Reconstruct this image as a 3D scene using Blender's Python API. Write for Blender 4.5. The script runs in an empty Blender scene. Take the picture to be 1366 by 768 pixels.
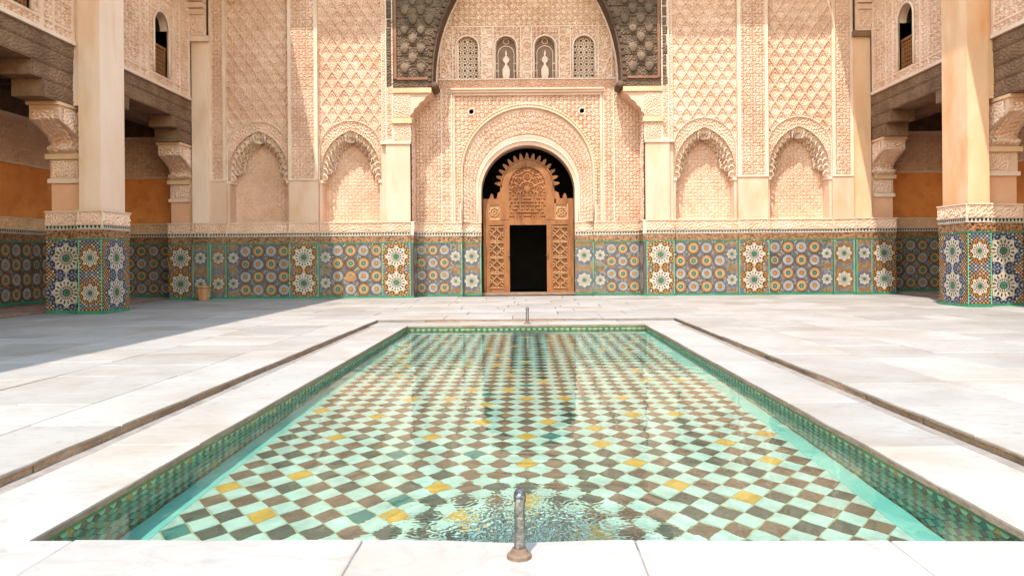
import bpy, math, random
import numpy as np
from mathutils import Vector, Matrix

random.seed(7)
rng = np.random.default_rng(11)
sc = bpy.context.scene
COL = sc.collection
R = math.radians

# ------------------------------------------------------------------ camera
cam = bpy.data.cameras.new('camera')
cam.sensor_width = 36.0
cam.lens = 25.3
cam.shift_x = -18 / 1366
cam.shift_y = -39 / 1366
cam.clip_start = 0.05
cam.clip_end = 500
camo = bpy.data.objects.new('camera', cam)
COL.objects.link(camo)
camo.location = (0, 0, 1.0)
camo.rotation_euler = (R(90), R(0.45), 0)
sc.camera = camo

# ------------------------------------------------------------------ sky and sun
SUN = Vector((0.19, 0.45, -1.0)).normalized()          # direction the light travels
elev = math.asin(-SUN.z)
world = bpy.data.worlds.new('World')
sc.world = world
world.use_nodes = True
wn = world.node_tree
bg = wn.nodes['Background']
sky = wn.nodes.new('ShaderNodeTexSky')
sky.sky_type = 'NISHITA'
sky.sun_disc = False
sky.sun_elevation = elev
sky.sun_rotation = math.atan2(-SUN.x, -SUN.y)
sky.air_density = 2.8
sky.dust_density = 0.2
wn.links.new(sky.outputs[0], bg.inputs[0])
bg.inputs[1].default_value = 0.15
sl = bpy.data.lights.new('sun', 'SUN')
sl.energy = 2.0
sl.angle = R(0.5)
sl.color = (1.0, 0.93, 0.85)
slo = bpy.data.objects.new('sun', sl)
COL.objects.link(slo)
sl.cycles.is_caustics_light = True
slo.rotation_euler = SUN.to_track_quat('-Z', 'Y').to_euler()

sc.view_settings.view_transform = 'Standard'
sc.view_settings.look = 'None'
sc.view_settings.gamma = 1
sc.view_settings.exposure = 2.02
sc.cycles.max_bounces = 10
sc.cycles.diffuse_bounces = 5
sc.cycles.transparent_max_bounces = 12
sc.cycles.caustics_reflective = False
sc.cycles.caustics_refractive = True
sc.cycles.sample_clamp_indirect = 6
sc.cycles.use_denoising = True

# ------------------------------------------------------------------ materials
def new_mat(name):
    m = bpy.data.materials.new(name)
    m.use_nodes = True
    nt = m.node_tree
    return m, nt, nt.nodes['Principled BSDF']

def N(nt, t, **kw):
    n = nt.nodes.new(t)
    for k, v in kw.items():
        setattr(n, k, v)
    return n

def noise_mat(name, c1, c2, scale=3.0, rough=0.8, bump=0.0, bscale=60.0, detail=5.0, c3=None, s3=12.0, f3=0.4, spec=0.3, vec_scale=None, rnd=0.0):
    """two (or three) tones mixed by noise in object space, with fine bump"""
    m, nt, b = new_mat(name)
    tc = N(nt, 'ShaderNodeTexCoord')
    geo = N(nt, 'ShaderNodeNewGeometry')
    vec = geo.outputs['Position']
    if vec_scale:
        mp = N(nt, 'ShaderNodeMapping')
        mp.inputs['Scale'].default_value = vec_scale
        nt.links.new(vec, mp.inputs[0]); vec = mp.outputs[0]
    nz = N(nt, 'ShaderNodeTexNoise')
    nz.inputs['Scale'].default_value = scale
    nz.inputs['Detail'].default_value = detail
    nz.inputs['Roughness'].default_value = 0.6
    nt.links.new(vec, nz.inputs['Vector'])
    rp = N(nt, 'ShaderNodeValToRGB')
    rp.color_ramp.elements[0].position = 0.32
    rp.color_ramp.elements[1].position = 0.68
    rp.color_ramp.elements[0].color = (*c1, 1)
    rp.color_ramp.elements[1].color = (*c2, 1)
    nt.links.new(nz.outputs[0], rp.inputs[0])
    col = rp.outputs[0]
    if c3:
        n3 = N(nt, 'ShaderNodeTexNoise')
        n3.inputs['Scale'].default_value = s3
        n3.inputs['Detail'].default_value = 6
        nt.links.new(vec, n3.inputs['Vector'])
        r3 = N(nt, 'ShaderNodeValToRGB')
        r3.color_ramp.elements[0].position = 0.52
        r3.color_ramp.elements[1].position = 0.72
        r3.color_ramp.elements[0].color = (0, 0, 0, 1)
        r3.color_ramp.elements[1].color = (f3, f3, f3, 1)
        nt.links.new(n3.outputs[0], r3.inputs[0])
        mx = N(nt, 'ShaderNodeMixRGB')
        nt.links.new(r3.outputs[0], mx.inputs[0])
        nt.links.new(col, mx.inputs[1])
        mx.inputs[2].default_value = (*c3, 1)
        col = mx.outputs[0]
    if rnd:
        oi = N(nt, 'ShaderNodeObjectInfo')
        mr = N(nt, 'ShaderNodeMapRange')
        mr.inputs['To Min'].default_value = 1 - rnd
        mr.inputs['To Max'].default_value = 1 + rnd * 0.4
        nt.links.new(oi.outputs['Random'], mr.inputs[0])
        hs = N(nt, 'ShaderNodeHueSaturation')
        nt.links.new(mr.outputs[0], hs.inputs['Value'])
        nt.links.new(col, hs.inputs['Color'])
        col = hs.outputs[0]
    nt.links.new(col, b.inputs['Base Color'])
    b.inputs['Roughness'].default_value = rough
    b.inputs['Specular IOR Level'].default_value = spec
    if bump:
        nb = N(nt, 'ShaderNodeTexNoise')
        nb.inputs['Scale'].default_value = bscale
        nb.inputs['Detail'].default_value = 6
        nt.links.new(vec, nb.inputs['Vector'])
        bp = N(nt, 'ShaderNodeBump')
        bp.inputs['Strength'].default_value = bump
        bp.inputs['Distance'].default_value = 0.02
        nt.links.new(nb.outputs[0], bp.inputs['Height'])
        nt.links.new(bp.outputs[0], b.inputs['Normal'])
    return m

M = {}
M['stucco'] = noise_mat('carved_stucco', (.61, .375, .26), (.72, .495, .37), 1.1, .9, .25, 50, c3=(.54, .31, .185), s3=3, f3=.6)
M['trim'] = noise_mat('stucco_trim', (.62, .42, .30), (.72, .53, .40), 2.0, .85, .15, 40)
M['plaster'] = noise_mat('cream_plaster', (.57, .345, .235), (.66, .455, .34), 1.0, .75, .2, 22, c3=(.52, .29, .15), s3=1.8, f3=.9, vec_scale=(1, 1, .35))
M['plaster_ochre'] = noise_mat('ochre_plaster', (.62, .325, .165), (.70, .44, .275), 1.2, .75, .2, 22, c3=(.56, .25, .095), s3=1.5, f3=1.0, vec_scale=(1, 1, .35))
M['plaster_pale'] = noise_mat('pale_plaster', (.68, .45, .32), (.77, .575, .45), 1.0, .75, .2, 22, c3=(.58, .33, .18), s3=1.4, f3=.9, vec_scale=(1, 1, .35))
M['peach'] = noise_mat('peach_plaster', (.62, .30, .17), (.70, .38, .23), 1.5, .7, .12, 25)
M['orange'] = noise_mat('orange_plaster', (.64, .20, .05), (.78, .30, .085), 1.4, .6, .15, 20, c3=(.45, .14, .04), s3=3.5, f3=.5)
M['ochre_stucco'] = noise_mat('ochre_stucco', (.56, .33, .18), (.66, .43, .26), 2.0, .85, .2, 50)
M['wood'] = noise_mat('weathered_cedar', (.13, .066, .034), (.235, .128, .070), 2.2, .8, .6, 30, c3=(.10, .055, .035), s3=14, f3=.7)
M['wood_arch'] = noise_mat('grey_brown_cedar', (.10, .060, .036), (.19, .118, .074), 3.0, .85, .6, 30, c3=(.05, .032, .023), s3=12, f3=.7)
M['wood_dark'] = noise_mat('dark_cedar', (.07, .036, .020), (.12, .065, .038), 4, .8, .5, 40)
M['red_wood'] = noise_mat('red_cedar', (.17, .07, .036), (.24, .105, .055), 4, .7, .3, 40)
M['door'] = noise_mat('door_cedar', (.19, .066, .020), (.30, .115, .038), 3.0, .6, .35, 30, c3=(.11, .04, .016), s3=9, f3=.7, vec_scale=(1, 1, .3))
M['door_light'] = noise_mat('door_cedar_pale', (.34, .165, .072), (.43, .23, .11), 5.0, .65, .3, 30)
M['void'] = noise_mat('interior_shade_black', (.025, .02, .018), (.035, .03, .026), 2, 1.0, spec=0.0)  # near-black: the shade of an interior put into the base colour
def marble_mat():
    """worn white marble: every slab cut from its own block (random offset), soft grey veins, warm stains and grime"""
    m, nt, b = new_mat('white_marble')
    geo = N(nt, 'ShaderNodeNewGeometry'); oi = N(nt, 'ShaderNodeObjectInfo')
    mul = N(nt, 'ShaderNodeVectorMath', operation='SCALE'); mul.inputs[0].default_value = (37, 53, 11)
    nt.links.new(oi.outputs['Random'], mul.inputs['Scale'])
    add = N(nt, 'ShaderNodeVectorMath', operation='ADD')
    nt.links.new(geo.outputs['Position'], add.inputs[0]); nt.links.new(mul.outputs[0], add.inputs[1])
    vec = add.outputs[0]
    def nz(scale, det, dist, src):
        n = N(nt, 'ShaderNodeTexNoise'); n.inputs['Scale'].default_value = scale; n.inputs['Detail'].default_value = det
        n.inputs['Distortion'].default_value = dist; nt.links.new(src, n.inputs['Vector']); return n.outputs[0]
    def ramp(src, stops):
        r = N(nt, 'ShaderNodeValToRGB'); e = r.color_ramp.elements
        while len(e) < len(stops): e.new(.5)
        for q, (p, c) in zip(e, stops): q.position = p; q.color = (*c, 1)
        nt.links.new(src, r.inputs[0]); return r.outputs[0]
    def mix(f, a_, b_):
        x = N(nt, 'ShaderNodeMixRGB'); nt.links.new(f, x.inputs[0]); nt.links.new(a_, x.inputs[1])
        if isinstance(b_, tuple): x.inputs[2].default_value = (*b_, 1)
        else: nt.links.new(b_, x.inputs[2])
        return x.outputs[0]
    base = ramp(nz(1.1, 6, .6, vec), [(.3, (.262, .236, .214)), (.7, (.322, .297, .275))])
    mp = N(nt, 'ShaderNodeMapping'); mp.inputs['Scale'].default_value = (1, 2.6, 1); mp.inputs['Rotation'].default_value = (0, 0, .5); nt.links.new(vec, mp.inputs[0])
    vein = ramp(nz(1.5, 7, 1.6, mp.outputs[0]), [(.46, (0, 0, 0)), (.5, (.3, .3, .3)), (.54, (0, 0, 0))])
    col = mix(vein, base, (.20, .175, .155))
    stain = ramp(nz(.8, 7, .4, geo.outputs['Position']), [(.48, (0, 0, 0)), (.72, (.6, .6, .6))])
    col = mix(stain, col, (.225, .165, .115))
    spots = ramp(nz(9, 5, .3, geo.outputs['Position']), [(.60, (0, 0, 0)), (.75, (.5, .5, .5))])
    col = mix(spots, col, (.20, .15, .115))
    mr = N(nt, 'ShaderNodeMapRange'); mr.inputs['To Min'].default_value = .84; mr.inputs['To Max'].default_value = 1.06
    nt.links.new(oi.outputs['Random'], mr.inputs[0])
    hs = N(nt, 'ShaderNodeHueSaturation'); nt.links.new(mr.outputs[0], hs.inputs['Value']); nt.links.new(col, hs.inputs['Color'])
    nt.links.new(hs.outputs[0], b.inputs['Base Color'])
    b.inputs['Roughness'].default_value = .5; b.inputs['Specular IOR Level'].default_value = .3
    bp = N(nt, 'ShaderNodeBump'); bp.inputs['Strength'].default_value = .18; bp.inputs['Distance'].default_value = .01
    nt.links.new(nz(12, 5, .2, geo.outputs['Position']), bp.inputs['Height']); nt.links.new(bp.outputs[0], b.inputs['Normal'])
    return m
M['marble'] = marble_mat()
M['edge'] = noise_mat('stained_marble_edge', (.17, .12, .09), (.27, .20, .155), 7, .8, .4, 40)
M['marble_grey'] = noise_mat('grey_marble', (.16, .143, .13), (.22, .20, .183), 3, .5, .1, 20)
M['bed'] = noise_mat('mortar_bed', (.12, .075, .05), (.22, .15, .105), 6, .95, .5, 50)
M['patch'] = noise_mat('bare_render', (.26, .13, .06), (.36, .20, .10), 9, .95, .5, 40)
M['mortar'] = noise_mat('lime_mortar', (.15, .12, .10), (.23, .19, .16), 8, .95, .4, 40)
M['kerb'] = noise_mat('stained_kerb_stone', (.20, .125, .085), (.33, .225, .16), 5, .9, .7, 35, c3=(.12, .075, .05), s3=10, f3=.6)
M['gallery_floor'] = noise_mat('fired_brick', (.22, .12, .09), (.32, .20, .16), 6, .8, .2, 30, rnd=.2)
M['ground'] = noise_mat('bare_earth', (.20, .14, .10), (.28, .20, .14), .5, .95)
M['metal'] = noise_mat('worn_steel', (.10, .10, .105), (.26, .26, .27), 30, .3, .25, 60, c3=(.10, .085, .06), s3=40, f3=.8)
M['metal'].node_tree.nodes['Principled BSDF'].inputs['Metallic'].default_value = 0.9
M['rust'] = noise_mat('rust', (.10, .06, .04), (.18, .115, .08), 30, .8, .6, 60)
M['bucket'] = noise_mat('copper_wood', (.33, .16, .07), (.44, .24, .12), 8, .45, .2, 30, vec_scale=(1, 1, .2))

def zel(name, c, rough=.28, var=.25):
    return noise_mat('glazed_' + name, tuple(x * (1 - var) for x in c), tuple(min(1, x * (1 + var * .6)) for x in c), 6, rough, .25, 30, spec=.45)
ZC = ['z_white', 'z_black', 'z_ochre', 'z_blue', 'z_green', 'z_brown', 'z_lav']
M['z_white'] = zel('white', (.45, .395, .325), .35, .18)
M['z_black'] = zel('black', (.022, .018, .016))
M['z_ochre'] = zel('ochre', (.50, .20, .032))
M['z_blue'] = zel('blue', (.16, .20, .31))
M['z_green'] = zel('green', (.03, .19, .10))
M['z_brown'] = zel('brown', (.19, .075, .03))
M['z_lav'] = zel('lavender', (.31, .31, .36))
M['z_mint'] = zel('mint', (.25, .52, .36))
M['grout'] = noise_mat('grout', (.07, .06, .055), (.12, .10, .09), 10, .8)
# pool glazes
M['p_mint'] = zel('pale_mint', (.385, .49, .405), .2, .2)
M['p_dark'] = zel('charcoal', (.085, .088, .066), .25, .35)
M['p_brown'] = zel('umber', (.165, .108, .072), .25, .35)
M['p_yellow'] = zel('yellow', (.50, .285, .05), .25, .25)
M['p_teal'] = zel('deep_teal', (.04, .16, .13), .25, .3)
M['p_green'] = zel('leaf_green', (.20, .40, .26), .25, .25)
M['p_ochre'] = zel('dull_ochre', (.34, .21, .06), .25, .25)
M['p_dkgreen'] = zel('bottle_green', (.07, .17, .07), .3, .3)
M['p_grout'] = noise_mat('pool_grout', (.26, .27, .14), (.36, .33, .19), 10, .8)
M['p_turq'] = noise_mat('turquoise_render', (.13, .42, .345), (.21, .50, .415), 3, .5, .1, 20)

def script_mat(name, ca, cb, scale, stretch=(1, 1, 1), thr=.5):
    """fine cut-glaze lettering: two glazes separated by a sharp noise contour"""
    m, nt, b = new_mat(name)
    geo = N(nt, 'ShaderNodeNewGeometry')
    mp = N(nt, 'ShaderNodeMapping'); mp.inputs['Scale'].default_value = stretch
    nt.links.new(geo.outputs['Position'], mp.inputs[0])
    nz = N(nt, 'ShaderNodeTexNoise'); nz.inputs['Scale'].default_value = scale
    nz.inputs['Detail'].default_value = 1.5
    nz.inputs['Distortion'].default_value = 1.2
    nt.links.new(mp.outputs[0], nz.inputs['Vector'])
    rp = N(nt, 'ShaderNodeValToRGB')
    rp.color_ramp.elements[0].position = thr - .03; rp.color_ramp.elements[1].position = thr + .03
    rp.color_ramp.elements[0].color = (*ca, 1); rp.color_ramp.elements[1].color = (*cb, 1)
    nt.links.new(nz.outputs[0], rp.inputs[0])
    nt.links.new(rp.outputs[0], b.inputs['Base Color'])
    b.inputs['Roughness'].default_value = .4
    return m
M['cut_band'] = script_mat('cut_glaze_script', (.05, .024, .014), (.34, .165, .08), 26, (1, 1, 1), .49)

# water: a clear surface that reflects by Fresnel and lets the sun through
def water_mat():
    m = bpy.data.materials.new('pool_water'); m.use_nodes = True
    nt = m.node_tree; nt.nodes.clear()
    out = N(nt, 'ShaderNodeOutputMaterial')
    gl = N(nt, 'ShaderNodeBsdfGlass'); gl.inputs['Roughness'].default_value = 0.0; gl.inputs['IOR'].default_value = 1.33
    gl.inputs['Color'].default_value = (.90, .978, .948, 1)
    nt.links.new(gl.outputs[0], out.inputs[0])
    return m
M['water'] = water_mat()
def foam_mat():
    m, nt, b = new_mat('falling_water')
    b.inputs['Base Color'].default_value = (.9, .95, .95, 1)
    b.inputs['Roughness'].default_value = .1
    b.inputs['Alpha'].default_value = .45
    return m
M['foam'] = foam_mat()

# ------------------------------------------------------------------ mesh helpers
def link(o, parent=None):
    COL.objects.link(o)
    if parent is not None:
        o.parent = parent
    return o

def tag(o, label=None, cat=None, group=None, kind=None):
    if label: o['label'] = label
    if cat:
        o['category'] = cat
        o['kind'] = 'thing'
    if group: o['group'] = group
    if kind: o['kind'] = kind
    return o

def empty(name, loc=(0, 0, 0)):
    # things are modelled in world coordinates; the Empty carries no offset so that children keep theirs
    o = bpy.data.objects.new(name, None)
    o.empty_display_size = .2
    return link(o)

def matlist(mats):
    return [M[k] for k in ([mats] if isinstance(mats, str) else mats)]

def mesh_obj(name, V, F, mats, parent=None, mi=None, smooth=False):
    me = bpy.data.meshes.new(name)
    me.from_pydata([tuple(v) for v in V], [], [tuple(f) for f in F])
    for m in matlist(mats): me.materials.append(m)
    if mi is not None:
        me.polygons.foreach_set('material_index', np.asarray(mi, dtype=np.int32))
    if smooth:
        me.polygons.foreach_set('use_smooth', np.ones(len(me.polygons), dtype=bool))
    me.update()
    o = bpy.data.objects.new(name, me)
    return link(o, parent)

def grid_obj(name, P, mats, parent=None, keep=None, smooth=False):
    """P: (rows, cols, 3) lattice of points; keep: (rows-1, cols-1) bool mask of faces"""
    r, c, _ = P.shape
    idx = np.arange(r * c).reshape(r, c)
    q = np.stack([idx[:-1, :-1], idx[:-1, 1:], idx[1:, 1:], idx[1:, :-1]], -1)
    if keep is not None: q = q[keep]
    q = q.reshape(-1, 4)
    used = np.unique(q)
    remap = np.full(r * c, -1, dtype=np.int64); remap[used] = np.arange(len(used))
    q = remap[q]; pts = P.reshape(-1, 3)[used]
    me = bpy.data.meshes.new(name)
    me.vertices.add(len(pts)); me.vertices.foreach_set('co', pts.astype(np.float32).ravel())
    me.loops.add(len(q) * 4); me.loops.foreach_set('vertex_index', q.astype(np.int32).ravel())
    me.polygons.add(len(q))
    me.polygons.foreach_set('loop_start', np.arange(0, len(q) * 4, 4, dtype=np.int32))
    me.polygons.foreach_set('loop_total', np.full(len(q), 4, dtype=np.int32))
    for m in matlist(mats): me.materials.append(m)
    me.polygons.foreach_set('use_smooth', np.full(len(q), smooth, dtype=bool))
    me.update(calc_edges=True); me.validate()
    o = bpy.data.objects.new(name, me)
    return link(o, parent)

class MB:
    """collects simple shapes into one mesh"""
    def __init__(s): s.V = []; s.F = []; s.mi = []
    def add(s, V, F, m=0):
        n = len(s.V); s.V += [tuple(v) for v in V]
        s.F += [tuple(i + n for i in f) for f in F]; s.mi += [m] * len(F)
    def box(s, x0, x1, y0, y1, z0, z1, m=0):
        V = [(x, y, z) for x in (x0, x1) for y in (y0, y1) for z in (z0, z1)]
        s.add(V, [(0, 1, 3, 2), (4, 6, 7, 5), (0, 4, 5, 1), (2, 3, 7, 6), (0, 2, 6, 4), (1, 5, 7, 3)], m)
    def frame_box(s, O, U, Vv, Nn, u0, u1, v0, v1, n0, n1, m=0):
        O, U, Vv, Nn = map(np.asarray, (O, U, Vv, Nn))
        V = [O + U * u + Vv * v + Nn * n for u in (u0, u1) for v in (v0, v1) for n in (n0, n1)]
        s.add(V, [(0, 1, 3, 2), (4, 6, 7, 5), (0, 4, 5, 1), (2, 3, 7, 6), (0, 2, 6, 4), (1, 5, 7, 3)], m)
    def poly(s, pts, m=0):
        s.add(pts, [tuple(range(len(pts)))], m)
    def extrude(s, prof, axis, a, b, m=0):
        """closed 2D profile extruded along an axis: 'x' -> prof (y,z), 'y' -> prof (x,z), 'z' -> prof (x,y)"""
        def p(q, t):
            return {'x': (t, q[0], q[1]), 'y': (q[0], t, q[1]), 'z': (q[0], q[1], t)}[axis]
        n = len(prof)
        V = [p(q, a) for q in prof] + [p(q, b) for q in prof]
        F = [(i, (i + 1) % n, n + (i + 1) % n, n + i) for i in range(n)]
        F += [tuple(range(n))[::-1], tuple(range(n, 2 * n))]
        s.add(V, F, m)
    def tube(s, pts, rad, k=8, m=0, cap=True):
        pts = [Vector(p) for p in pts]
        n = len(pts); rads = rad if hasattr(rad, '__len__') else [rad] * n
        base = len(s.V); prev = None
        for i, p in enumerate(pts):
            t = (pts[min(i + 1, n - 1)] - pts[max(i - 1, 0)]).normalized()
            if prev is None:
                a = t.orthogonal().normalized()
            else:
                a = (prev - t * prev.dot(t)).normalized()
            prev = a; b = t.cross(a)
            for j in range(k):
                th = 2 * math.pi * j / k
                s.V.append(tuple(p + (a * math.cos(th) + b * math.sin(th)) * rads[i]))
        for i in range(n - 1):
            for j in range(k):
                s.F.append((base + i * k + j, base + i * k + (j + 1) % k, base + (i + 1) * k + (j + 1) % k, base + (i + 1) * k + j)); s.mi.append(m)
        if cap:
            s.F.append(tuple(base + j for j in range(k))[::-1]); s.mi.append(m)
            s.F.append(tuple(base + (n - 1) * k + j for j in range(k))); s.mi.append(m)
    def build(s, name, mats, parent=None, smooth=False):
        return mesh_obj(name, s.V, s.F, mats, parent, s.mi, smooth)

def box(name, x0, x1, y0, y1, z0, z1, mat, parent=None):
    b = MB(); b.box(min(x0, x1), max(x0, x1), y0, y1, z0, z1); return b.build(name, mat, parent)

# ------------------------------------------------------------------ carving patterns (height fields, 0 = ground, 1 = surface)
def labyrinth(n, lam, seed, ax=1.0, it=2, bw_=.5):
    r = np.random.default_rng(seed); x = r.standard_normal((n, n))
    k = np.fft.fftfreq(n)
    kk = np.sqrt((k[:, None]) ** 2 + (k[None, :] * ax) ** 2)
    band = np.exp(-((kk - 1 / lam) / (bw_ / lam)) ** 2)
    for _ in range(it):
        x = np.real(np.fft.ifft2(np.fft.fft2(x) * band)); x = np.tanh(2.2 * x / x.std())
    x = np.real(np.fft.ifft2(np.fft.fft2(x) * np.exp(-(kk * lam * .28) ** 2)))
    return np.clip(.5 + .5 * np.tanh(1.7 * x / x.std()), 0, 1)
LABS = [labyrinth(320, 13, 1), labyrinth(320, 13, 2), labyrinth(320, 13, 3, 1.0, 3, .35), labyrinth(320, 13, 4, .7)]

def lab(u, v, i=0, size=.10, mirror=None):
    """arabesque: stem spacing = size; mirrored about u = mirror"""
    if mirror is not None: u = np.abs(u - mirror) + .3
    t = size / 13.0
    L = LABS[i]; n = L.shape[0]
    return L[np.floor(v / t).astype(int) % n, np.floor(u / t).astype(int) % n]

def flora(u, v, s=.17, i=0, mix=.45):
    """repeating interlaced motif of period s, roughened by the arabesque"""
    U, V = u / s, v / s
    w = .28 * np.sin(2 * np.pi * U) * np.sin(2 * np.pi * V)
    a = np.cos(4 * np.pi * (U + w)) * np.cos(4 * np.pi * (V - w)) + .75 * np.cos(2 * np.pi * (U + V)) * np.cos(2 * np.pi * (U - V)) + .35 * np.cos(6 * np.pi * U + 3 * w) * np.cos(2 * np.pi * V)
    r = np.clip(.5 + .5 * np.tanh(4.5 * (np.cos(a * 2.6) + .25)), 0, 1)
    return np.clip((1 - mix) * r + mix * lab(u, v, i, .05), 0, 1)

def stars(u, v, size=.22, k=4):
    """interlaced star strapwork: sum of cosines in k directions"""
    s = 0
    for i in range(k):
        a = math.pi * i / k
        s = s + np.cos(2 * math.pi * (u * math.cos(a) + v * math.sin(a)) / size * 1.0)
    return np.clip(.5 + .5 * np.tanh(1.6 * np.cos(s * 1.7)), 0, 1)

def sebka(u, v, cw=.315, ch=.46):
    a = u / cw + v / ch; b = u / cw - v / ch
    da = np.abs(a - np.round(a)); db = np.abs(b - np.round(b))
    d = np.minimum(da, db)
    rib = np.clip((.115 - d) / .035, 0, 1)
    groove = np.clip((.03 - d) / .02, 0, 1)
    fa = a - np.floor(a) - .5; fb = b - np.floor(b) - .5
    x = (fa + fb) * .5; y = (fa - fb) * .5            # in-cell, x across, y up
    r = np.sqrt((x * 1.5) ** 2 + (y + .05 - .5 * x * x) ** 2)
    leaf = np.clip(1 - np.abs(r - .24) / .05, 0, 1) * (y > -.28)
    core = np.clip(1 - r / .10, 0, 1)
    stem = np.clip(1 - np.abs(x) / .03, 0, 1) * (y < .05)
    return np.maximum.reduce([rib - .35 * groove, (.85 * leaf), .60 * core, .5 * stem, .18 * lab(u, v, 0, .05)])

def relief(name, parent, O, U, V, Nn, w, h, hf, res=.02, amp=.03, mask=None, mat='stucco', smooth=False):
    O, U, V, Nn = (np.asarray(a, float) for a in (O, U, V, Nn))
    nu = max(2, int(round(w / res)) + 1); nv = max(2, int(round(h / res)) + 1)
    u, v = np.meshgrid(np.linspace(0, w, nu), np.linspace(0, h, nv))
    H = hf(u, v) * amp
    P = O + u[..., None] * U + v[..., None] * V + H[..., None] * Nn
    keep = None
    if mask is not None:
        uc = (u[:-1, :-1] + u[1:, 1:]) / 2; vc = (v[:-1, :-1] + v[1:, 1:]) / 2
        keep = mask(uc, vc)
    return grid_obj(name, P, mat, parent, keep, smooth)

XA = (1, 0, 0); YA = (0, 1, 0); ZA = (0, 0, 1)
FR = (0, -1, 0)

# ------------------------------------------------------------------ zellige (small cut tiles)
def ngon(cx, cy, r, k, rot=0.0):
    return [(cx + r * math.cos(rot + 2 * math.pi * i / k), cy + r * math.sin(rot + 2 * math.pi * i / k)) for i in range(k)]

def star_poly(cx, cy, r0, r1, k, rot=0.0):
    out = []
    for i in range(k):
        a = rot + 2 * math.pi * i / k
        out.append((cx + r0 * math.cos(a), cy + r0 * math.sin(a)))
        a += math.pi / k
        out.append((cx + r1 * math.cos(a), cy + r1 * math.sin(a)))
    return out

W_, K_, O_, B_, G_, R_, L_ = range(7)

def rosette_small(c1, c2, c3):
    """pieces of a 16-petal rosette of radius 1: list of (polygon, colour, height)"""
    P = [(ngon(0, 0, 1.04, 24), K_, .0)]
    f = lambda r, a: (r * math.cos(a), r * math.sin(a))
    k = 16
    for i in range(k):
        a0 = 2 * math.pi * (i - .40) / k; a1 = 2 * math.pi * (i + .40) / k; am = 2 * math.pi * i / k
        P.append(([f(.60, a0), f(.60, a1), f(.78, a1), f(.86, am), f(.78, a0)], c1, .002))
        P.append(([f(.40, a0), f(.40, a1), f(.56, a1), f(.56, a0)], W_, .002))
        b = am + math.pi / k
        P.append((ngon(*f(.93, b), .062, 4, b), c3, .002))
        P.append((ngon(*f(.48, b), .045, 4, b), K_, .003))
    P.append((star_poly(0, 0, .34, .24, 8), c2, .002))
    P.append((ngon(0, 0, .15, 8), K_, .003))
    P.append((ngon(0, 0, .08, 8), W_, .004))
    return P

def rosette_big(c1, c2, c3):
    """cream star with paired dark darts, ringed by small c1 and dark pieces"""
    f = lambda r, a: (r * math.cos(a), r * math.sin(a))
    P = [(star_poly(0, 0, 1.16, 1.04, 8, math.pi / 2), K_, .0)]
    for i in range(24):
        a = 2 * math.pi * i / 24 + math.pi / 2
        P.append((ngon(*f(1.04 if i % 3 else 1.08, a), .075, 4, a), c1 if i % 3 else W_, .002))
        P.append((ngon(*f(.90, a + math.pi / 24), .086, 4, a), c1, .002))
    P.append((star_poly(0, 0, .90, .70, 8, math.pi / 2), W_, .001))
    k = 16; d = math.pi / k
    for i in range(k):
        a = 2 * math.pi * (i + .5) / k + math.pi / 2
        P.append(([f(.46, a - .07), f(.62, a - .09), f(.70, a), f(.62, a + .09), f(.46, a + .07)], K_ if i % 4 else R_, .002))
        P.append((ngon(*f(.76, a + d), .04, 4, a), c2 if i % 2 else K_, .002))
    P.append((ngon(0, 0, .40, 20), K_, .002))
    for i in range(k):
        a = 2 * math.pi * i / k + math.pi / 2
        P.append(([f(.22, a - .10), f(.34, a - .12), f(.38, a), f(.34, a + .12), f(.22, a + .10)], W_, .003))
    P.append((star_poly(0, 0, .20, .13, 8), c3, .004))
    P.append((ngon(0, 0, .07, 8), K_, .005))
    return P

_ros = {}
def rosette_mesh(kind, cols, rad):
    key = (kind, cols, round(rad, 3))
    if key in _ros: return _ros[key]
    pcs = (rosette_small if kind == 's' else rosette_big)(*cols)
    V, F, mi = [], [], []
    for poly, c, h in pcs:
        n = len(V)
        t = .003
        V += [(x * rad, -h - t, y * rad) for x, y in poly]
        F.append(tuple(range(n, n + len(poly)))); mi.append(c)
    me = bpy.data.meshes.new('rosette'); me.from_pydata(V, [], F)
    for c in ZC: me.materials.append(M[c])
    me.polygons.foreach_set('material_index', np.asarray(mi, dtype=np.int32)); me.update()
    _ros[key] = me
    return me

def place(me, name, parent, O, U, u, v, n):
    """instance a mesh modelled in (x, -y, z) on a wall plane: U along, ZA up, normal = n"""
    U = Vector(U); Nn = Vector(n)
    m = Matrix.Identity(4)
    for i in range(3):
        m[i][0] = U[i]; m[i][1] = -Nn[i]; m[i][2] = ZA[i]
    p = Vector(O) + U * u + Vector(ZA) * v
    m[0][3], m[1][3], m[2][3] = p
    o = bpy.data.objects.new(name, me); link(o, parent)
    o.matrix_local = m
    return o

SK, DT, BD, DN, CB = .055, 1.43, 1.63, 1.725, 2.0        # skirting top, tile top, script band top, dentil top, carved band top

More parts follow.
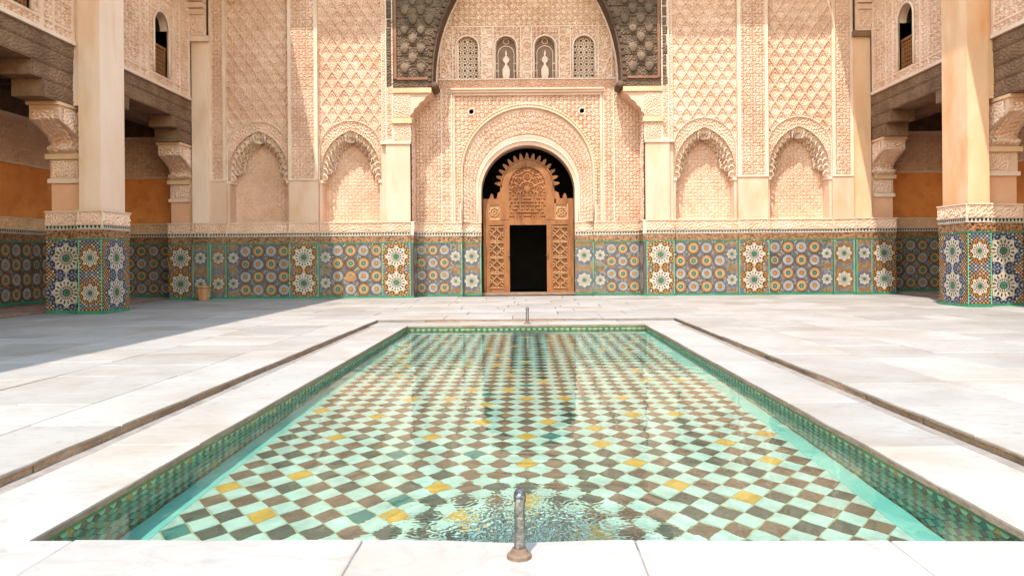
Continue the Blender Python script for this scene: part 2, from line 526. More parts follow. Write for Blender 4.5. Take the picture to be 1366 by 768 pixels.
def dado(parent, O, U, Nn, w, style, seed=0, strips=(True, True), stucco='stucco', bands=True, z0=0.0, proud=.0, half=None):
    """tiled dado along U from O (at floor level), facing Nn"""
    rr = random.Random(seed)
    O = np.array(O, float); U = np.array(U, float); Nn = np.array(Nn, float)
    b = MB()
    fb = lambda u0, u1, v0, v1, n0, n1, m: b.frame_box(O, U, ZA, Nn, u0, u1, v0, v1, n0, n1, m)
    fb(0, w, SK, DT, -.06, 0, 0)
    fb(-.004, w + .004, z0, SK, -.06, .014, 1)                       # green skirting
    fb(-.002, w + .002, DT - .0, DT + .03, -.06, .008, 1)            # green line
    panel = b.build('dado_panel', ['grout', 'z_green'], parent)
    sw = .03
    u0, u1 = 0.0, w
    for k, s in enumerate(strips):
        if s:
            q = MB(); a = 0 if k == 0 else w - sw
            q.frame_box(O, U, ZA, Nn, a, a + sw, SK, DT, -.02, .006, 0)
            nd = 26
            for i in range(nd):
                vv = SK + (i + .5) * (DT - SK) / nd
                q.frame_box(O, U, ZA, Nn, a + .008, a + sw - .008, vv - .017, vv + .017, .0, .008, 1)
            q.build('green_strip', ['z_green', 'z_mint'], panel)
            if k == 0: u0 = sw
            else: u1 = w - sw
    H0, H1 = SK + .01, DT - .01
    Hh = H1 - H0
    ros = []                                                          # (u, v, radius, kind, cols)
    W = u1 - u0
    OR = (O_, R_, B_); 
    if style == 'star':
        rad = min(W / 2 / 1.02, Hh / 4 / 1.02)
        for j in (0, 1):
            cols = [(O_, B_, G_), (B_, O_, G_), (O_, B_, B_)][seed % 3]
            fld = [B_, O_, B_][seed % 3]
            ros.append(((u0 + u1) / 2, H0 + Hh * (j * .5 + .25), min(rad * 1.0, .34), 'b', cols))
    elif style in ('grid', 'gridstar'):
        pitch = Hh / 4
        usable = W if style == 'grid' else W - .30
        n = max(1, int(round(usable / pitch)))
        pu = usable / n
        off = u0 if style == 'grid' else (u0 + .30 if half != 'R' else u0)
        for i in range(n):
            for j in range(4):
                cols = [(O_, G_, W_), (L_, O_, W_)][(i + j) % 2]
                if rr.random() < .08: cols = (R_, G_, W_)
                ros.append((off + (i + .5) * pu, H0 + (j + .5) * pitch, min(pitch, pu) * .49, 's', cols))
        if style == 'gridstar':
            cu = u0 + .15 if half != 'R' else u1 - .15
            for j in (0, 1):
                ros.append((cu, H0 + Hh * (j * .5 + .25), .165, 'b', (B_, O_, G_)))
    for (u, v, r, kd, cols) in ros:
        place(rosette_mesh(kd, cols, r), 'rosette', panel, O + Nn * .004, U, u, v, Nn)
    # mosaic infill of small cut squares, skipping the rosettes
    t = .036
    nu = max(1, int(round(W / t))); nv = int(round(Hh / t))
    du, dv = W / nu, Hh / nv
    V, F, mi = [], [], []
    field = [O_, B_][seed % 2] if style == 'star' else O_
    for i in range(nu):
        for j in range(nv):
            u = u0 + (i + .5) * du; v = H0 + (j + .5) * dv
            if any((u - a) ** 2 + (v - c) ** 2 < (r * .93) ** 2 for a, c, r, _, _ in ros): continue
            if (i + j) % 2 == 0:
                c = K_; s = .47
            else:
                x = min(abs(u - u0), abs(u - u1)); near = min([math.hypot(u - a, v - c_) - r for a, c_, r, _, _ in ros] or [1])
                if near < .05: c = rr.choice([cols[0], cols[0], W_])
                elif style == 'star': c = rr.choice([fld, W_, O_, fld])
                else: c = rr.choice([G_, W_, O_, W_, O_])
                s = .42
            n = len(V)
            for a, d in ((-s, 0), (0, -s), (s, 0), (0, s)) if c == K_ else ((-s, -s), (s, -s), (s, s), (-s, s)):
                V.append(tuple(O + U * (u + a * du) + np.array(ZA) * (v + d * dv) + Nn * .003))
            F.append((n, n + 1, n + 2, n + 3)); mi.append(c)
    tag(mesh_obj('mosaic_infill', V, F, ZC, panel, mi), kind='stuff')
    if not bands: return panel
    q = MB(); q.frame_box(O, U, ZA, Nn, -.003, w + .003, DT + .03, BD, -.06, .012)
    q.build('script_band', 'cut_band', parent)
    q = MB(); q.frame_box(O, U, ZA, Nn, -.005, w + .005, BD, DN, -.06, .02, 0)
    nd = max(2, int(w / .07)); d = w / nd
    for i in range(nd):
        q.add([O + U * ((i + a) * d) + np.array(ZA) * z + Nn * .0225 for a, z in ((.10, DN - .012), (.90, DN - .012), (.62, BD + .022), (.38, BD + .022))], [(0, 1, 2, 3)], 1)
    tag(q.build('dentil_strip', ['z_white', 'z_black'], parent), kind='stuff')
    q = MB(); q.frame_box(O, U, ZA, Nn, -.006, w + .006, DN, CB, -.06, .02); q.frame_box(O, U, ZA, Nn, -.008, w + .008, CB - .025, CB, -.06, .05)
    q.build('band_core', 'trim', parent)
    relief('carved_band', parent, O + np.array(ZA) * (DN + .01) + Nn * .021, U, ZA, Nn, w, CB - DN - .04,
           lambda u, v: lab(u, v, 3, .075), .02, .022, mat=stucco)
    return panel

# ------------------------------------------------------------------ layout constants (metres; camera at the origin, looking along +Y)
YB = 19.0
S = YB / 960.0
XC = .08
XL, XR = -8.70, 9.06
def PX(p): return XC + p * S                                   # back-plane offset in photo pixels from the axis
def ZY(y, x=701, Y=YB): return 1 + (345 - (y + .00785 * (x - 701))) * Y / 960
TOP = 9.4
YR = 19.55                                                      # back of the portal recess

# ------------------------------------------------------------------ ground
ground = mesh_obj('ground', [(-120, -80, -.95), (120, -80, -.95), (120, 160, -.95), (-120, 160, -.95)], [(0, 1, 2, 3)], 'ground')
tag(ground, kind='structure')

# pool geometry
PXH, PY0, PY1 = 1.90, 2.60, 11.48
SX, SY0, SY1 = 2.56, 1.2, 12.14                                # inside of the paving step
CZ = -.05                                                      # coping level
WZ = -.125                                                     # water level
FZ = -.62                                                     # pool floor level

# ------------------------------------------------------------------ paving
paving = mesh_obj('courtyard_paving', *(lambda b: (b.V, b.F))((lambda b: (
    b.box(-12.2, -SX + .03, -3, 20.5, -.5, -.024), b.box(SX - .03, 12.2, -3, 20.5, -.5, -.024), b.box(-SX - .02, SX + .02, SY1 - .03, 20.5, -.5, -.0245), b)[-1])(MB())), 'bed')
tag(paving, kind='structure')
def slab(x0, x1, y0, y1, parent=paving, zt=0.0, g=None, mat='marble', name='slab', th=.022, skew=0.0):
    if g is None: g = random.uniform(.0035, .0075)
    z = zt + random.uniform(-.004, .002)
    t = [random.uniform(-.0015, .0015) for _ in range(4)]
    j = lambda: random.uniform(-.002, .002)
    c = [(x0 + g + j(), y0 + g + j()), (x1 - g + j(), y0 + g + j()), (x1 - g + j(), y1 - g + j() + skew * x1), (x0 + g + j(), y1 - g + j() + skew * x0)]
    b = .006 if name == 'slab' else .003
    V = [(x, y, zt - th) for x, y in c] + [(x, y, z + t[i] - b) for i, (x, y) in enumerate(c)]
    cx, cy = (x0 + x1) / 2, (y0 + y1) / 2
    V += [(x + (b if x < cx else -b), y + (b if y < cy else -b), z + t[i]) for i, (x, y) in enumerate(c)]
    F = [(8, 9, 10, 11)]
    for a in (0, 4):
        F += [(a + i, a + (i + 1) % 4, a + 4 + (i + 1) % 4, a + 4 + i) for i in range(4)]
    return mesh_obj(name, V, F, [mat, 'edge'], parent, [0] + [1] * 4 + [0] * 4)

_wv = np.random.default_rng(8)
_wn = np.convolve(_wv.standard_normal(2000), np.hanning(9) / 4.5, 'same')
def worn(t, seed): return float(np.interp((t * 16 + seed * 137) % 1990, np.arange(2000), _wn))

def worn_slab(poly, zt, th, parent, name, mat='marble'):
    """slab of any outline (x, y) with a softly rounded arris"""
    c = np.mean(np.array(poly), axis=0); n = len(poly)
    def inset(p, d):
        v = c - np.array(p); l = np.linalg.norm(v); return tuple(np.array(p) + v / l * d)
    z = zt + random.uniform(-.003, .001)
    V = [(x, y, zt - th) for x, y in poly] + [(x, y, z - .009) for x, y in poly]
    V += [(*inset(p, .003), z - .003) for p in poly] + [(*inset(p, .009), z) for p in poly]
    F = [tuple(range(3 * n, 4 * n))]; mi = [0]
    for k in range(3):
        for i in range(n):
            F.append((k * n + i, k * n + (i + 1) % n, (k + 1) * n + (i + 1) % n, (k + 1) * n + i)); mi.append(1 if k == 0 else 0)
    return mesh_obj(name, V, F, [mat, 'edge'], parent, mi)

def edge_slab(side, e, o, a, b, zt, th, parent, name, amp, seed, g=.003):
    """slab whose edge at x = side * e (towards the pool) is worn; the other three are straight"""
    a += g; b -= g; n = max(4, int((b - a) / .07))
    pts = [(side * (e + amp * worn(a + (b - a) * i / n, seed)), a + (b - a) * i / n) for i in range(n + 1)]
    return worn_slab(pts + [(side * o, b), (side * o, a)], zt, th, parent, name)

def cuts(a, b, lo, hi, rr):
    out = [a]
    while out[-1] < b - hi:
        out.append(out[-1] + rr.uniform(lo, hi))
    if b - out[-1] > hi * .99: out.append((out[-1] + b) / 2)
    out.append(b); return out

rr = random.Random(5)
for sgn in (-1, 1):
    edges = [SX - .07, 3.06, 4.15, 5.35, 6.4, 7.55, 8.3] if sgn < 0 else [SX - .07, 3.35, 4.2, 5.5, 6.45, 7.6, 8.6]
    for i in range(len(edges) - 1):
        x0, x1 = sorted((sgn * edges[i], sgn * edges[i + 1]))
        lo, hi = ((1.0, 1.9) if i == 0 else (.55, 1.35))
        ys = cuts(1.2, SY1 - .0, lo, hi, rr)
        for a, b in zip(ys, ys[1:]):
            if i == 0: edge_slab(sgn, edges[0], edges[1] - .004, a, b, 0.0, .022, paving, 'slab', .007, 3 + sgn)
            elif b - a > 1.1 and rr.random() < .3:
                m = (x0 + x1) / 2; slab(x0, m, a, b); slab(m, x1, a, b)
            else: slab(x0, x1, a, b)
y = SY1 - .065
while y < 19.3:
    d = rr.uniform(.55, .85)
    y2 = min(y + d, 19.35)
    if 19.35 - y2 < .3: y2 = 19.35
    xs = cuts(-8.3, 8.6, .7, 1.7, rr)
    for a, b in zip(xs, xs[1:]): slab(a, b, y, y2)
    y = y2
# outer strips beside the piers and the galleries' brick floors
for sgn, W in ((-1, XL), (1, XR)):
    e = -8.3 if sgn < 0 else 8.6
    o = W + sgn * .72
    ys = cuts(6.0, 19.35, 1.0, 1.7, rr)
    for a, b in zip(ys, ys[1:]):
        slab(min(e, o), max(e, o), a, b)
    gf = box('gallery_floor', o + sgn * .01, W + sgn * 3.05, 6, 19.9, -.02, .03, 'bed'); tag(gf, kind='structure')
    n = 0
    xx = 0.0
    while xx < 2.3:
        ys = 11.0 if sgn < 0 else 16.0
        while ys < 19.5:
            x0 = o + sgn * (.02 + xx); x1 = x0 + sgn * .295
            b = MB(); b.box(min(x0, x1), max(x0, x1), ys, ys + .145, .0, .04 + random.uniform(-.002, .002))
            if n < 280: b.build('brick', 'gallery_floor', gf); n += 1
            ys += .155
        xx += .305
# kerb stones forming the step down to the pool coping
for sgn in (-1, 1):
    ys = cuts(1.2, SY1, .7, 1.5, rr)
    for a, b in zip(ys, ys[1:]):
        j = rr.uniform(0, .012)
        x0 = sgn * (SX - .068 + j); x1 = sgn * (SX + .06)
        box('kerb_stone', x0, x1, a + .006, b - .006, -.12, -.0225, 'kerb', paving)
xs = cuts(-SX, SX, .8, 1.4, rr)
for a, b in zip(xs, xs[1:]):
    box('kerb_stone', a + .006, b - .006, SY1 - .062, SY1 + .06, -.12, -.0225, 'kerb' if -1.2 < (a + b) / 2 < .9 else 'marble_grey', paving)

# ------------------------------------------------------------------ pool
pool = MB()
for x0, x1, y0, y1 in ((-SX + .02, -PXH - .012, 1.2, SY1), (PXH + .012, SX - .02, 1.2, SY1), (-PXH - .012, PXH + .012, PY1 + .012, SY1), (-PXH - .012, PXH + .012, 1.2, PY0 - .001)):
    pool.box(x0, x1, y0, y1, -.8, CZ - .035)
pool.box(-PXH - .012, PXH + .012, PY0 - .012, PY1 + .012, -.8, FZ - .012)
pool = pool.build('pool_basin', 'p_grout')
tag(pool, kind='structure')
# coping slabs
rc = random.Random(3)
for sgn in (-1, 1):
    ys = cuts(2.70, PY1, 1.2, 2.2, rc)
    for a, b in zip(ys, ys[1:]):
        x0, x1 = sgn * (PXH - .015), sgn * (SX - .16)
        edge_slab(sgn, PXH - .015, SX - .162, a, b, CZ, .035, pool, 'coping_slab', .005, 9 + sgn, .0015)
        x0, x1 = sgn * (SX - .16), sgn * (SX - .065)
        slab(min(x0, x1), max(x0, x1), a, b, pool, CZ - .006, .003, 'marble_grey', 'gutter_strip', .03)
xs = [-SX + .07, -1.72, -.62, .40, 1.34, SX - .07]
for a, b in zip(xs, xs[1:]):                                    # near coping, hollowed a little where the spout splashes
    n = int((b - a) / .05); g = .0012
    E = []
    for i in range(n + 1):
        x = a + g + (b - a - 2 * g) * i / n
        E.append((x, 2.69 - .021 * x + .003 * worn(x, 5) - .022 * math.exp(-((x + .03) / .22) ** 2)))
    worn_slab([(a + g, 1.25), (b - g, 1.25)] + E[::-1], CZ, .035, pool, 'coping_slab')
xs = [-SX + .07, -1.1, .35, 1.5, SX - .07]
for a, b in zip(xs, xs[1:]): slab(a, b, PY1 - .015, SY1 - .065, pool, CZ, .0025, name='coping_slab', th=.035)
mb_ = MB()
for x0, x1, y0, y1 in ((-SX + .09, -PXH - .02, 2.72, SY1 - .09), (PXH + .02, SX - .09, 2.72, SY1 - .09), (-SX + .09, SX - .09, 1.27, 2.60), (-PXH, PXH, PY1 + .02, SY1 - .09)):
    mb_.box(x0, x1, y0, y1, CZ - .03, CZ - .0055)
mb_.build('coping_mortar', 'mortar', pool)
# floor tiles: lozenges, dark rows between mint rows
A2, B2 = .164, .205
TB = .13                                                       # turquoise border width
rt = random.Random(21)
PCOL = ['p_mint', 'p_dark', 'p_brown', 'p_yellow', 'p_teal', 'p_green']
X0f, X1f, Y0f, Y1f = -PXH + TB, PXH - TB, PY0 + TB, PY1 - TB
_tm = {}
def tile_mesh(col, var):
    k = (col, var)
    if k not in _tm:
        r = random.Random(str(k)); j = lambda: r.uniform(-.004, .004)
        a, b = A2 / 2 - .0022, B2 / 2 - .0028
        c = [(-a + j(), j()), (j(), -b + j()), (a + j(), j()), (j(), b + j())]
        V = [(x, y, 0) for x, y in c] + [(x * .97, y * .97, .007) for x, y in c]
        F = [(4, 5, 6, 7)] + [(i, (i + 1) % 4, 4 + (i + 1) % 4, 4 + i) for i in range(4)]
        me = bpy.data.meshes.new('tile'); me.from_pydata(V, [], F); me.materials.append(M[col]); me.update()
        _tm[k] = me
    return _tm[k]
tiles = []; yel = []
nx = int((X1f - X0f) / A2); ny = int((Y1f - Y0f) / B2)
A2x = (X1f - X0f) / nx; B2y = (Y1f - Y0f) / ny
for j in range(ny):
    for i in range(nx):
        cx = X0f + (i + .5) * A2x; cy = Y0f + (j + .5) * B2y
        q = rt.random()
        col = 'p_brown' if q < .47 else 'p_dark' if q < .84 else 'p_yellow' if q < .97 else 'p_teal'
        if col == 'p_yellow' and any(abs(i - a_) < 2 and abs(j - b_) < 2 for a_, b_ in yel): col = 'p_brown'
        if col == 'p_yellow': yel.append((i, j))
        tiles.append((cx, cy, col))
        if i < nx - 1 and j < ny - 1: tiles.append((cx + A2x / 2, cy + B2y / 2, 'p_mint'))
tiles.sort(key=lambda t: t[1])
rest = MB()
near = 0
for cx, cy, col in tiles:
    me = tile_mesh(col, rt.randrange(4)); dz = rt.uniform(-.001, .001)
    if near < 300 and abs(cx) < .72 * cy + .1:
        o = bpy.data.objects.new('floor_tile', me); link(o, pool); o.location = (cx, cy, FZ - .004 + dz); near += 1
    else:
        rest.add([(v.co.x + cx, v.co.y + cy, v.co.z + FZ - .004 + dz) for v in me.vertices], [tuple(p.vertices) for p in me.polygons], PCOL.index(col))
ga, gb = .003, .004
for j in range(ny):                                            # mint half lozenges along the four edges
    cy = Y0f + (j + 1) * B2y
    if j < ny - 1:
        for xe, dx in ((X0f, 1), (X1f, -1)):
            rest.add([(xe, cy - B2y / 2 + gb, FZ + .003), (xe + dx * (A2x / 2 - ga), cy, FZ + .003), (xe, cy + B2y / 2 - gb, FZ + .003)], [(0, 1, 2)], 0)
for i in range(nx - 1):
    cx = X0f + (i + 1) * A2x
    rest.add([(cx - A2x / 2 + ga, Y1f, FZ + .003), (cx, Y1f - B2y / 2 + gb, FZ + .003), (cx + A2x / 2 - ga, Y1f, FZ + .003)], [(0, 1, 2)], 0)
tag(rest.build('floor_tiling', PCOL, pool), kind='stuff')
# mint half lozenges around the edge are covered by a smooth mint margin, then the turquoise border
b = MB()
b.box(X0f - .0, X1f + .0, Y0f, Y1f, FZ - .011, FZ - .0015, 0)
b.build('floor_bedding', 'p_grout', pool)
b = MB()
for x0, x1, y0, y1 in ((-PXH, X0f, PY0, PY1), (X1f, PXH, PY0, PY1), (X0f, X1f, Y1f, PY1), (X0f, X1f, PY0, Y0f)):
    b.box(x0, x1, y0, y1, FZ - .011, FZ + .008)
b.build('turquoise_border', 'p_turq', pool)
# wall tiles
wt = .088
WCOL = ['p_green', 'p_dark', 'p_brown', 'p_ochre', 'p_mint', 'p_teal']
_wm = {}
def wtile_mesh(col, axis):
    k = (col, axis)
    if k not in _wm:
        a = wt / 2 - .0015
        pts = [(-a, 0), (0, -a), (a, 0), (0, a)]
        f = (lambda p, n: (n, p[0], p[1])) if axis == 'x' else (lambda p, n: (p[0], n, p[1]))
        V = [f(p, -.003) for p in pts] + [f((p[0] * .95, p[1] * .95), .003) for p in pts] + [f((p[0] * .95, p[1] * .95), -.006) for p in pts]
        F = [(4, 5, 6, 7), (11, 10, 9, 8)] + [(i, (i + 1) % 4, 4 + (i + 1) % 4, 4 + i) for i in range(4)] + [(i, (i + 1) % 4, 8 + (i + 1) % 4, 8 + i) for i in range(4)]
        me = bpy.data.meshes.new('wall_tile'); me.from_pydata(V, [], F); me.materials.append(M[col]); me.update(); _wm[k] = me
    return _wm[k]
rest = MB()
zt0, zt1 = FZ + .005, CZ - .05
nz_ = max(3, int(round((zt1 - zt0) / wt)))
dz_ = (zt1 - zt0) / nz_
for sgn in (-1, 1):
    n_near = 0
    ny_ = int((PY1 - PY0) / wt)
    for i in range(ny_):
        for j in range(nz_):
            for h in (0, 1):
                cy = PY0 + (i + .5 + h * .5) * (PY1 - PY0) / ny_; cz = zt0 + (j + .5 + h * .5) * dz_
                if cy > PY1: continue
                col = rt.choice(['p_dark', 'p_dark', 'p_dark', 'p_brown', 'p_brown', 'p_brown', 'p_teal', 'p_ochre']) if h == 0 else 'p_green'
                me = wtile_mesh(col, 'x')
                if n_near < 140 and cy > 2.85 + .0 * sgn and cz > WZ - .2:
                    o = bpy.data.objects.new('wall_tile', me); link(o, pool); o.location = (sgn * (PXH + .006), cy, cz)
                    n_near += 1
                else:
                    rest.add([(v.co.x + sgn * (PXH + .006), v.co.y + cy, v.co.z + cz) for v in me.vertices], [tuple(p.vertices) for p in me.polygons], WCOL.index(col))
nxw = int(2 * PXH / wt)
for i in range(nxw):
    for j in range(nz_):
        for h in (0, 1):
            cx = -PXH + (i + .5 + h * .5) * 2 * PXH / nxw; cz = zt0 + (j + .5 + h * .5) * dz_
            col = rt.choice(['p_dark', 'p_dark', 'p_brown', 'p_ochre']) if h == 0 else 'p_green'
            me = wtile_mesh(col, 'y')
            rest.add([(v.co.x + cx, v.co.y + PY1 + .006, v.co.z + cz) for v in me.vertices], [tuple(p.vertices) for p in me.polygons], WCOL.index(col))
tag(rest.build('wall_tiling', WCOL, pool), kind='stuff')

b = MB()
for sgn in (-1, 1): b.box(*sorted((sgn * (PXH - .004), sgn * (PXH + .014))), PY0, PY1, CZ - .056, CZ - .03)
b.box(-PXH, PXH, PY1 - .003, PY1 + .014, CZ - .056, CZ - .03)
b.build('green_border', 'p_dkgreen', pool)
# water surface with rings spreading from the two spouts
def water():
    t = np.linspace(-1, 1, 421); xs_w = (PXH + .002) * (.30 * t + .70 * t ** 3)
    r = np.linspace(0, 1, 760); ys_w = PY0 - .002 + (PY1 - PY0 + .004) * (.35 * r + .65 * r ** 2.4)
    u, v = np.meshgrid(xs_w, ys_w)
    z = np.full_like(u, WZ)
    for (cx, cy, amp, k, dec) in ((-.03, 2.95, .0011, 70, 1.0), (.02, 11.2, .0014, 60, .9)):
        d = np.hypot(u - cx, v - cy)
        z += amp * np.cos(d * k) * np.exp(-d / dec * 1.6)
        c = lab(u, v, 1, .06) - .5
        z += c * .005 * np.exp(-(d / (.30 if cy < 5 else .3)) ** 2)
        z += (lab(u + .37, v, 0, .028) - .5) * .0032 * np.exp(-(d / (.40 if cy < 5 else .25)) ** 2)
    z += .00035 * (np.sin(7.1 * u + 11.3 * v + 1.1 * np.sin(3 * u)) + np.sin(-9.7 * u + 15.9 * v + 2 + 1.3 * np.sin(2.1 * v)) + .7 * np.sin(19 * u + 23 * v + np.sin(5 * v)))
    P = np.stack([u, v, z], -1)
    o = grid_obj('water', P, 'water', None, smooth=True)
    tag(o, kind='structure'); return o
wo = water()
wo.cycles.is_caustics_caster = True

# ------------------------------------------------------------------ fountain spouts
def spout(y, x, hgt, rad, label, lean, grp):
    t = empty('fountain_spout')
    tag(t, label, 'spout', grp)
    pts = []; rd = []
    for i in range(15):
        a = i / 14
        if a < .7:
            q = a / .7; pts.append((x + .003 * math.sin(q * 3), y + .012 * q, CZ + hgt * .86 * q)); rd.append(rad * (1.06 - .12 * q))
        else:
            q = (a - .7) / .3 * 1.75
            rr_ = hgt * .16
            pts.append((x + .003, y + .012 + rr_ * (1 - math.cos(q)), CZ + hgt * .86 + rr_ * math.sin(q))); rd.append(rad * (.94 if a < .85 else .98))
    b = MB(); b.tube(pts, rd, 14); b.build('pipe', 'metal', t, True)
    q = MB(); q.tube([pts[-4], pts[-3], pts[-2], pts[-1]], [rad * 1.1, rad * 1.14, rad * 1.14, rad * 1.08], 14); q.build('nozzle_ring', 'metal', t, True)
    c = MB(); c.tube([(x, y, CZ + .0), (x, y, CZ + .012), (x, y, CZ + .018), (x, y, CZ + .034)], [rad * 2.35, rad * 2.2, rad * 1.7, rad * 1.25], 11); 
    fl = c.build('flange', 'rust', t)
    w = MB(); p0 = Vector(pts[-1]); L = []
    for i in range(9):
        s_ = i / 8
        L.append((p0.x + .004 * math.sin(7 * s_), p0.y + .05 * s_, p0.z + (WZ - p0.z) * s_ ** 1.4))
    w.tube(L, [rad * .5 * (1 - .3 * i / 8) for i in range(9)], 8); w.build('water_jet', 'foam', t, True)
    return t
spout(2.535, -.03, .205, .0195, 'worn steel fountain spout with rusty flange on the near pool coping', 1, 'fountain spouts at the ends of the pool')
spout(11.62, .02, .24, .024, 'small far fountain spout pouring into the pool before the door', 1, 'fountain spouts at the ends of the pool')

# ------------------------------------------------------------------ back wall
bw = empty('back_wall')
tag(bw, 'carved stucco courtyard end wall with blind niches, portal and tiled dado', 'wall')

# solid core behind everything (doorway left open)
core = MB()
core.box(-12, XC - 1.32, 19.95, 20.6, 0, TOP); core.box(XC + 1.32, 12.4, 19.95, 20.6, 0, TOP); core.box(XC - 1.32, XC + 1.32, 19.95, 20.6, 4.4, TOP)
core.build('wall_core', 'stucco', bw)
rm = MB()
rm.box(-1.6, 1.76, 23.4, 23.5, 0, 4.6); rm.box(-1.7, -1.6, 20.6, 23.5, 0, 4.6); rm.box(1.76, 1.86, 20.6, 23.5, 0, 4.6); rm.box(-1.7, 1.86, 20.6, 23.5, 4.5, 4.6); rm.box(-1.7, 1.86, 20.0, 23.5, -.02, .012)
rm.build('inner_room', 'void', bw)  # room behind the door, its shade painted as near-black walls

def arch_pts(cx, a, zc, z0, n=24, e=0.0, Y=0.0, top=None):
    """left foot -> over -> right foot; pointed by e (centres shifted past the axis)"""
    rad = a + e
    th = math.acos(e / rad) if e else math.pi / 2
    L = [(cx - a, Y, z0), (cx - a, Y, (z0 + zc) / 2)]
    for i in range(n + 1):
        t = th * i / n
        L.append((cx + e - rad * math.cos(t), Y, zc + rad * math.sin(t)))
    Rr = [(2 * cx - x, y_, z) for x, y_, z in L[::-1]]
    return L + Rr[(1 if True else 0):]

def in_arch(x, z, cx, a, zc, e=0.0):
    rad = a + e
    d = np.abs(x - cx) + e
    return np.where(z < zc, np.abs(x - cx) < a, d ** 2 + (z - zc) ** 2 < rad ** 2)

def bead_tube(name, pts, rad, mat, parent, step=.07):
    # moulding along an arch with bead-like swellings
    P = [Vector(p) for p in pts]; L = [0]
    for a, b in zip(P, P[1:]): L.append(L[-1] + (b - a).length)
    n = int(L[-1] / step * 4); out = []; rd = []
    k = 0
    for i in range(n + 1):
        s_ = L[-1] * i / n
        while k < len(L) - 2 and L[k + 1] < s_: k += 1
        f = (s_ - L[k]) / max(1e-6, L[k + 1] - L[k])
        out.append(P[k].lerp(P[k + 1], f)); rd.append(rad * (1 + .38 * math.cos(s_ / step * 2 * math.pi)))
    b = MB(); b.tube(out, rd, 6); return b.build(name, mat, parent, True)

def resample(P, k):
    d = np.r_[0, np.cumsum(np.linalg.norm(np.diff(P, axis=0), axis=1))]; t = np.linspace(0, d[-1], k)
    return np.stack([np.interp(t, d, P[:, i]) for i in range(3)], -1), t

def muqarnas(parent, cx, a, zc, e, y0, y1, z0):
    """staggered tiers of small hollow cells hugging the pointed arch and stepping back into the niche"""
    b = MB()
    def cup(x, y_, z, r):
        V = []; nn, mm = 7, 4
        for i in range(mm + 1):
            ph = (math.pi / 2) * i / mm
            for j in range(nn + 1):
                th = math.pi * j / nn
                V.append((x - r * math.cos(th) * math.cos(ph), y_ + r * 1.25 * math.sin(th) * math.cos(ph), z + r * 1.2 * math.sin(ph)))
        F = []
        for i in range(mm):
            for j in range(nn):
                p = i * (nn + 1) + j; F.append((p, p + 1, p + nn + 2, p + nn + 1))
        low = len(V)
        for j in range(nn + 1):
            th = math.pi * j / nn
            V.append((x - r * .8 * math.cos(th), y_ + r * 1.2 * math.sin(th), z - r * .9))
        for j in range(nn): F.append((j, low + j, low + j + 1, j + 1))
        b.add(V, F)
        pl = []; o2 = []
        for j in range(9):                                      # rim of the cell
            t_ = math.pi * j / 8
            pl.append((x - r * math.cos(t_), y_ - .003, z + r * 1.2 * math.sin(t_)))
            o2.append((x - r * 1.35 * math.cos(t_), y_ + .012, z + r * 1.2 * 1.35 * math.sin(t_)))
        b.add(pl + o2, [(j, j + 1, 9 + j + 1, 9 + j) for j in range(8)])
        for sx in (-1, 1):                                      # hanging points
            X = x + sx * r * 1.12; w_ = r * .30
            b.add([(X - w_, y_, z + r * .5), (X + w_, y_, z + r * .5), (X + w_, y_ + w_ * 2.5, z + r * .5), (X - w_, y_ + w_ * 2.5, z + r * .5), (X, y_ + w_, z - r * 1.05)],
                  [(0, 1, 4), (1, 2, 4), (2, 3, 4), (3, 0, 4), (0, 1, 2, 3)])
    for k in range(3):
        ak = a - .045 - .085 * k
        P = np.array(arch_pts(cx, ak, zc + .02 * k, z0 + .12 + .16 * k, 24, e))
        L = np.linalg.norm(np.diff(P, axis=0), axis=1).sum()
        n = int(L / .155)
        if (n + k) % 2 == 0: n += 1
        Q, _ = resample(P, n)
        for i, p in enumerate(Q):
            cup(p[0], y0 + .05 + .11 * k, p[2] - .045, .066 - .003 * k)
    cup(cx, y0 + .03, zc + math.sqrt(a * a + 2 * a * e) - .17, .135)
    return b.build('muqarnas', 'trim', parent)

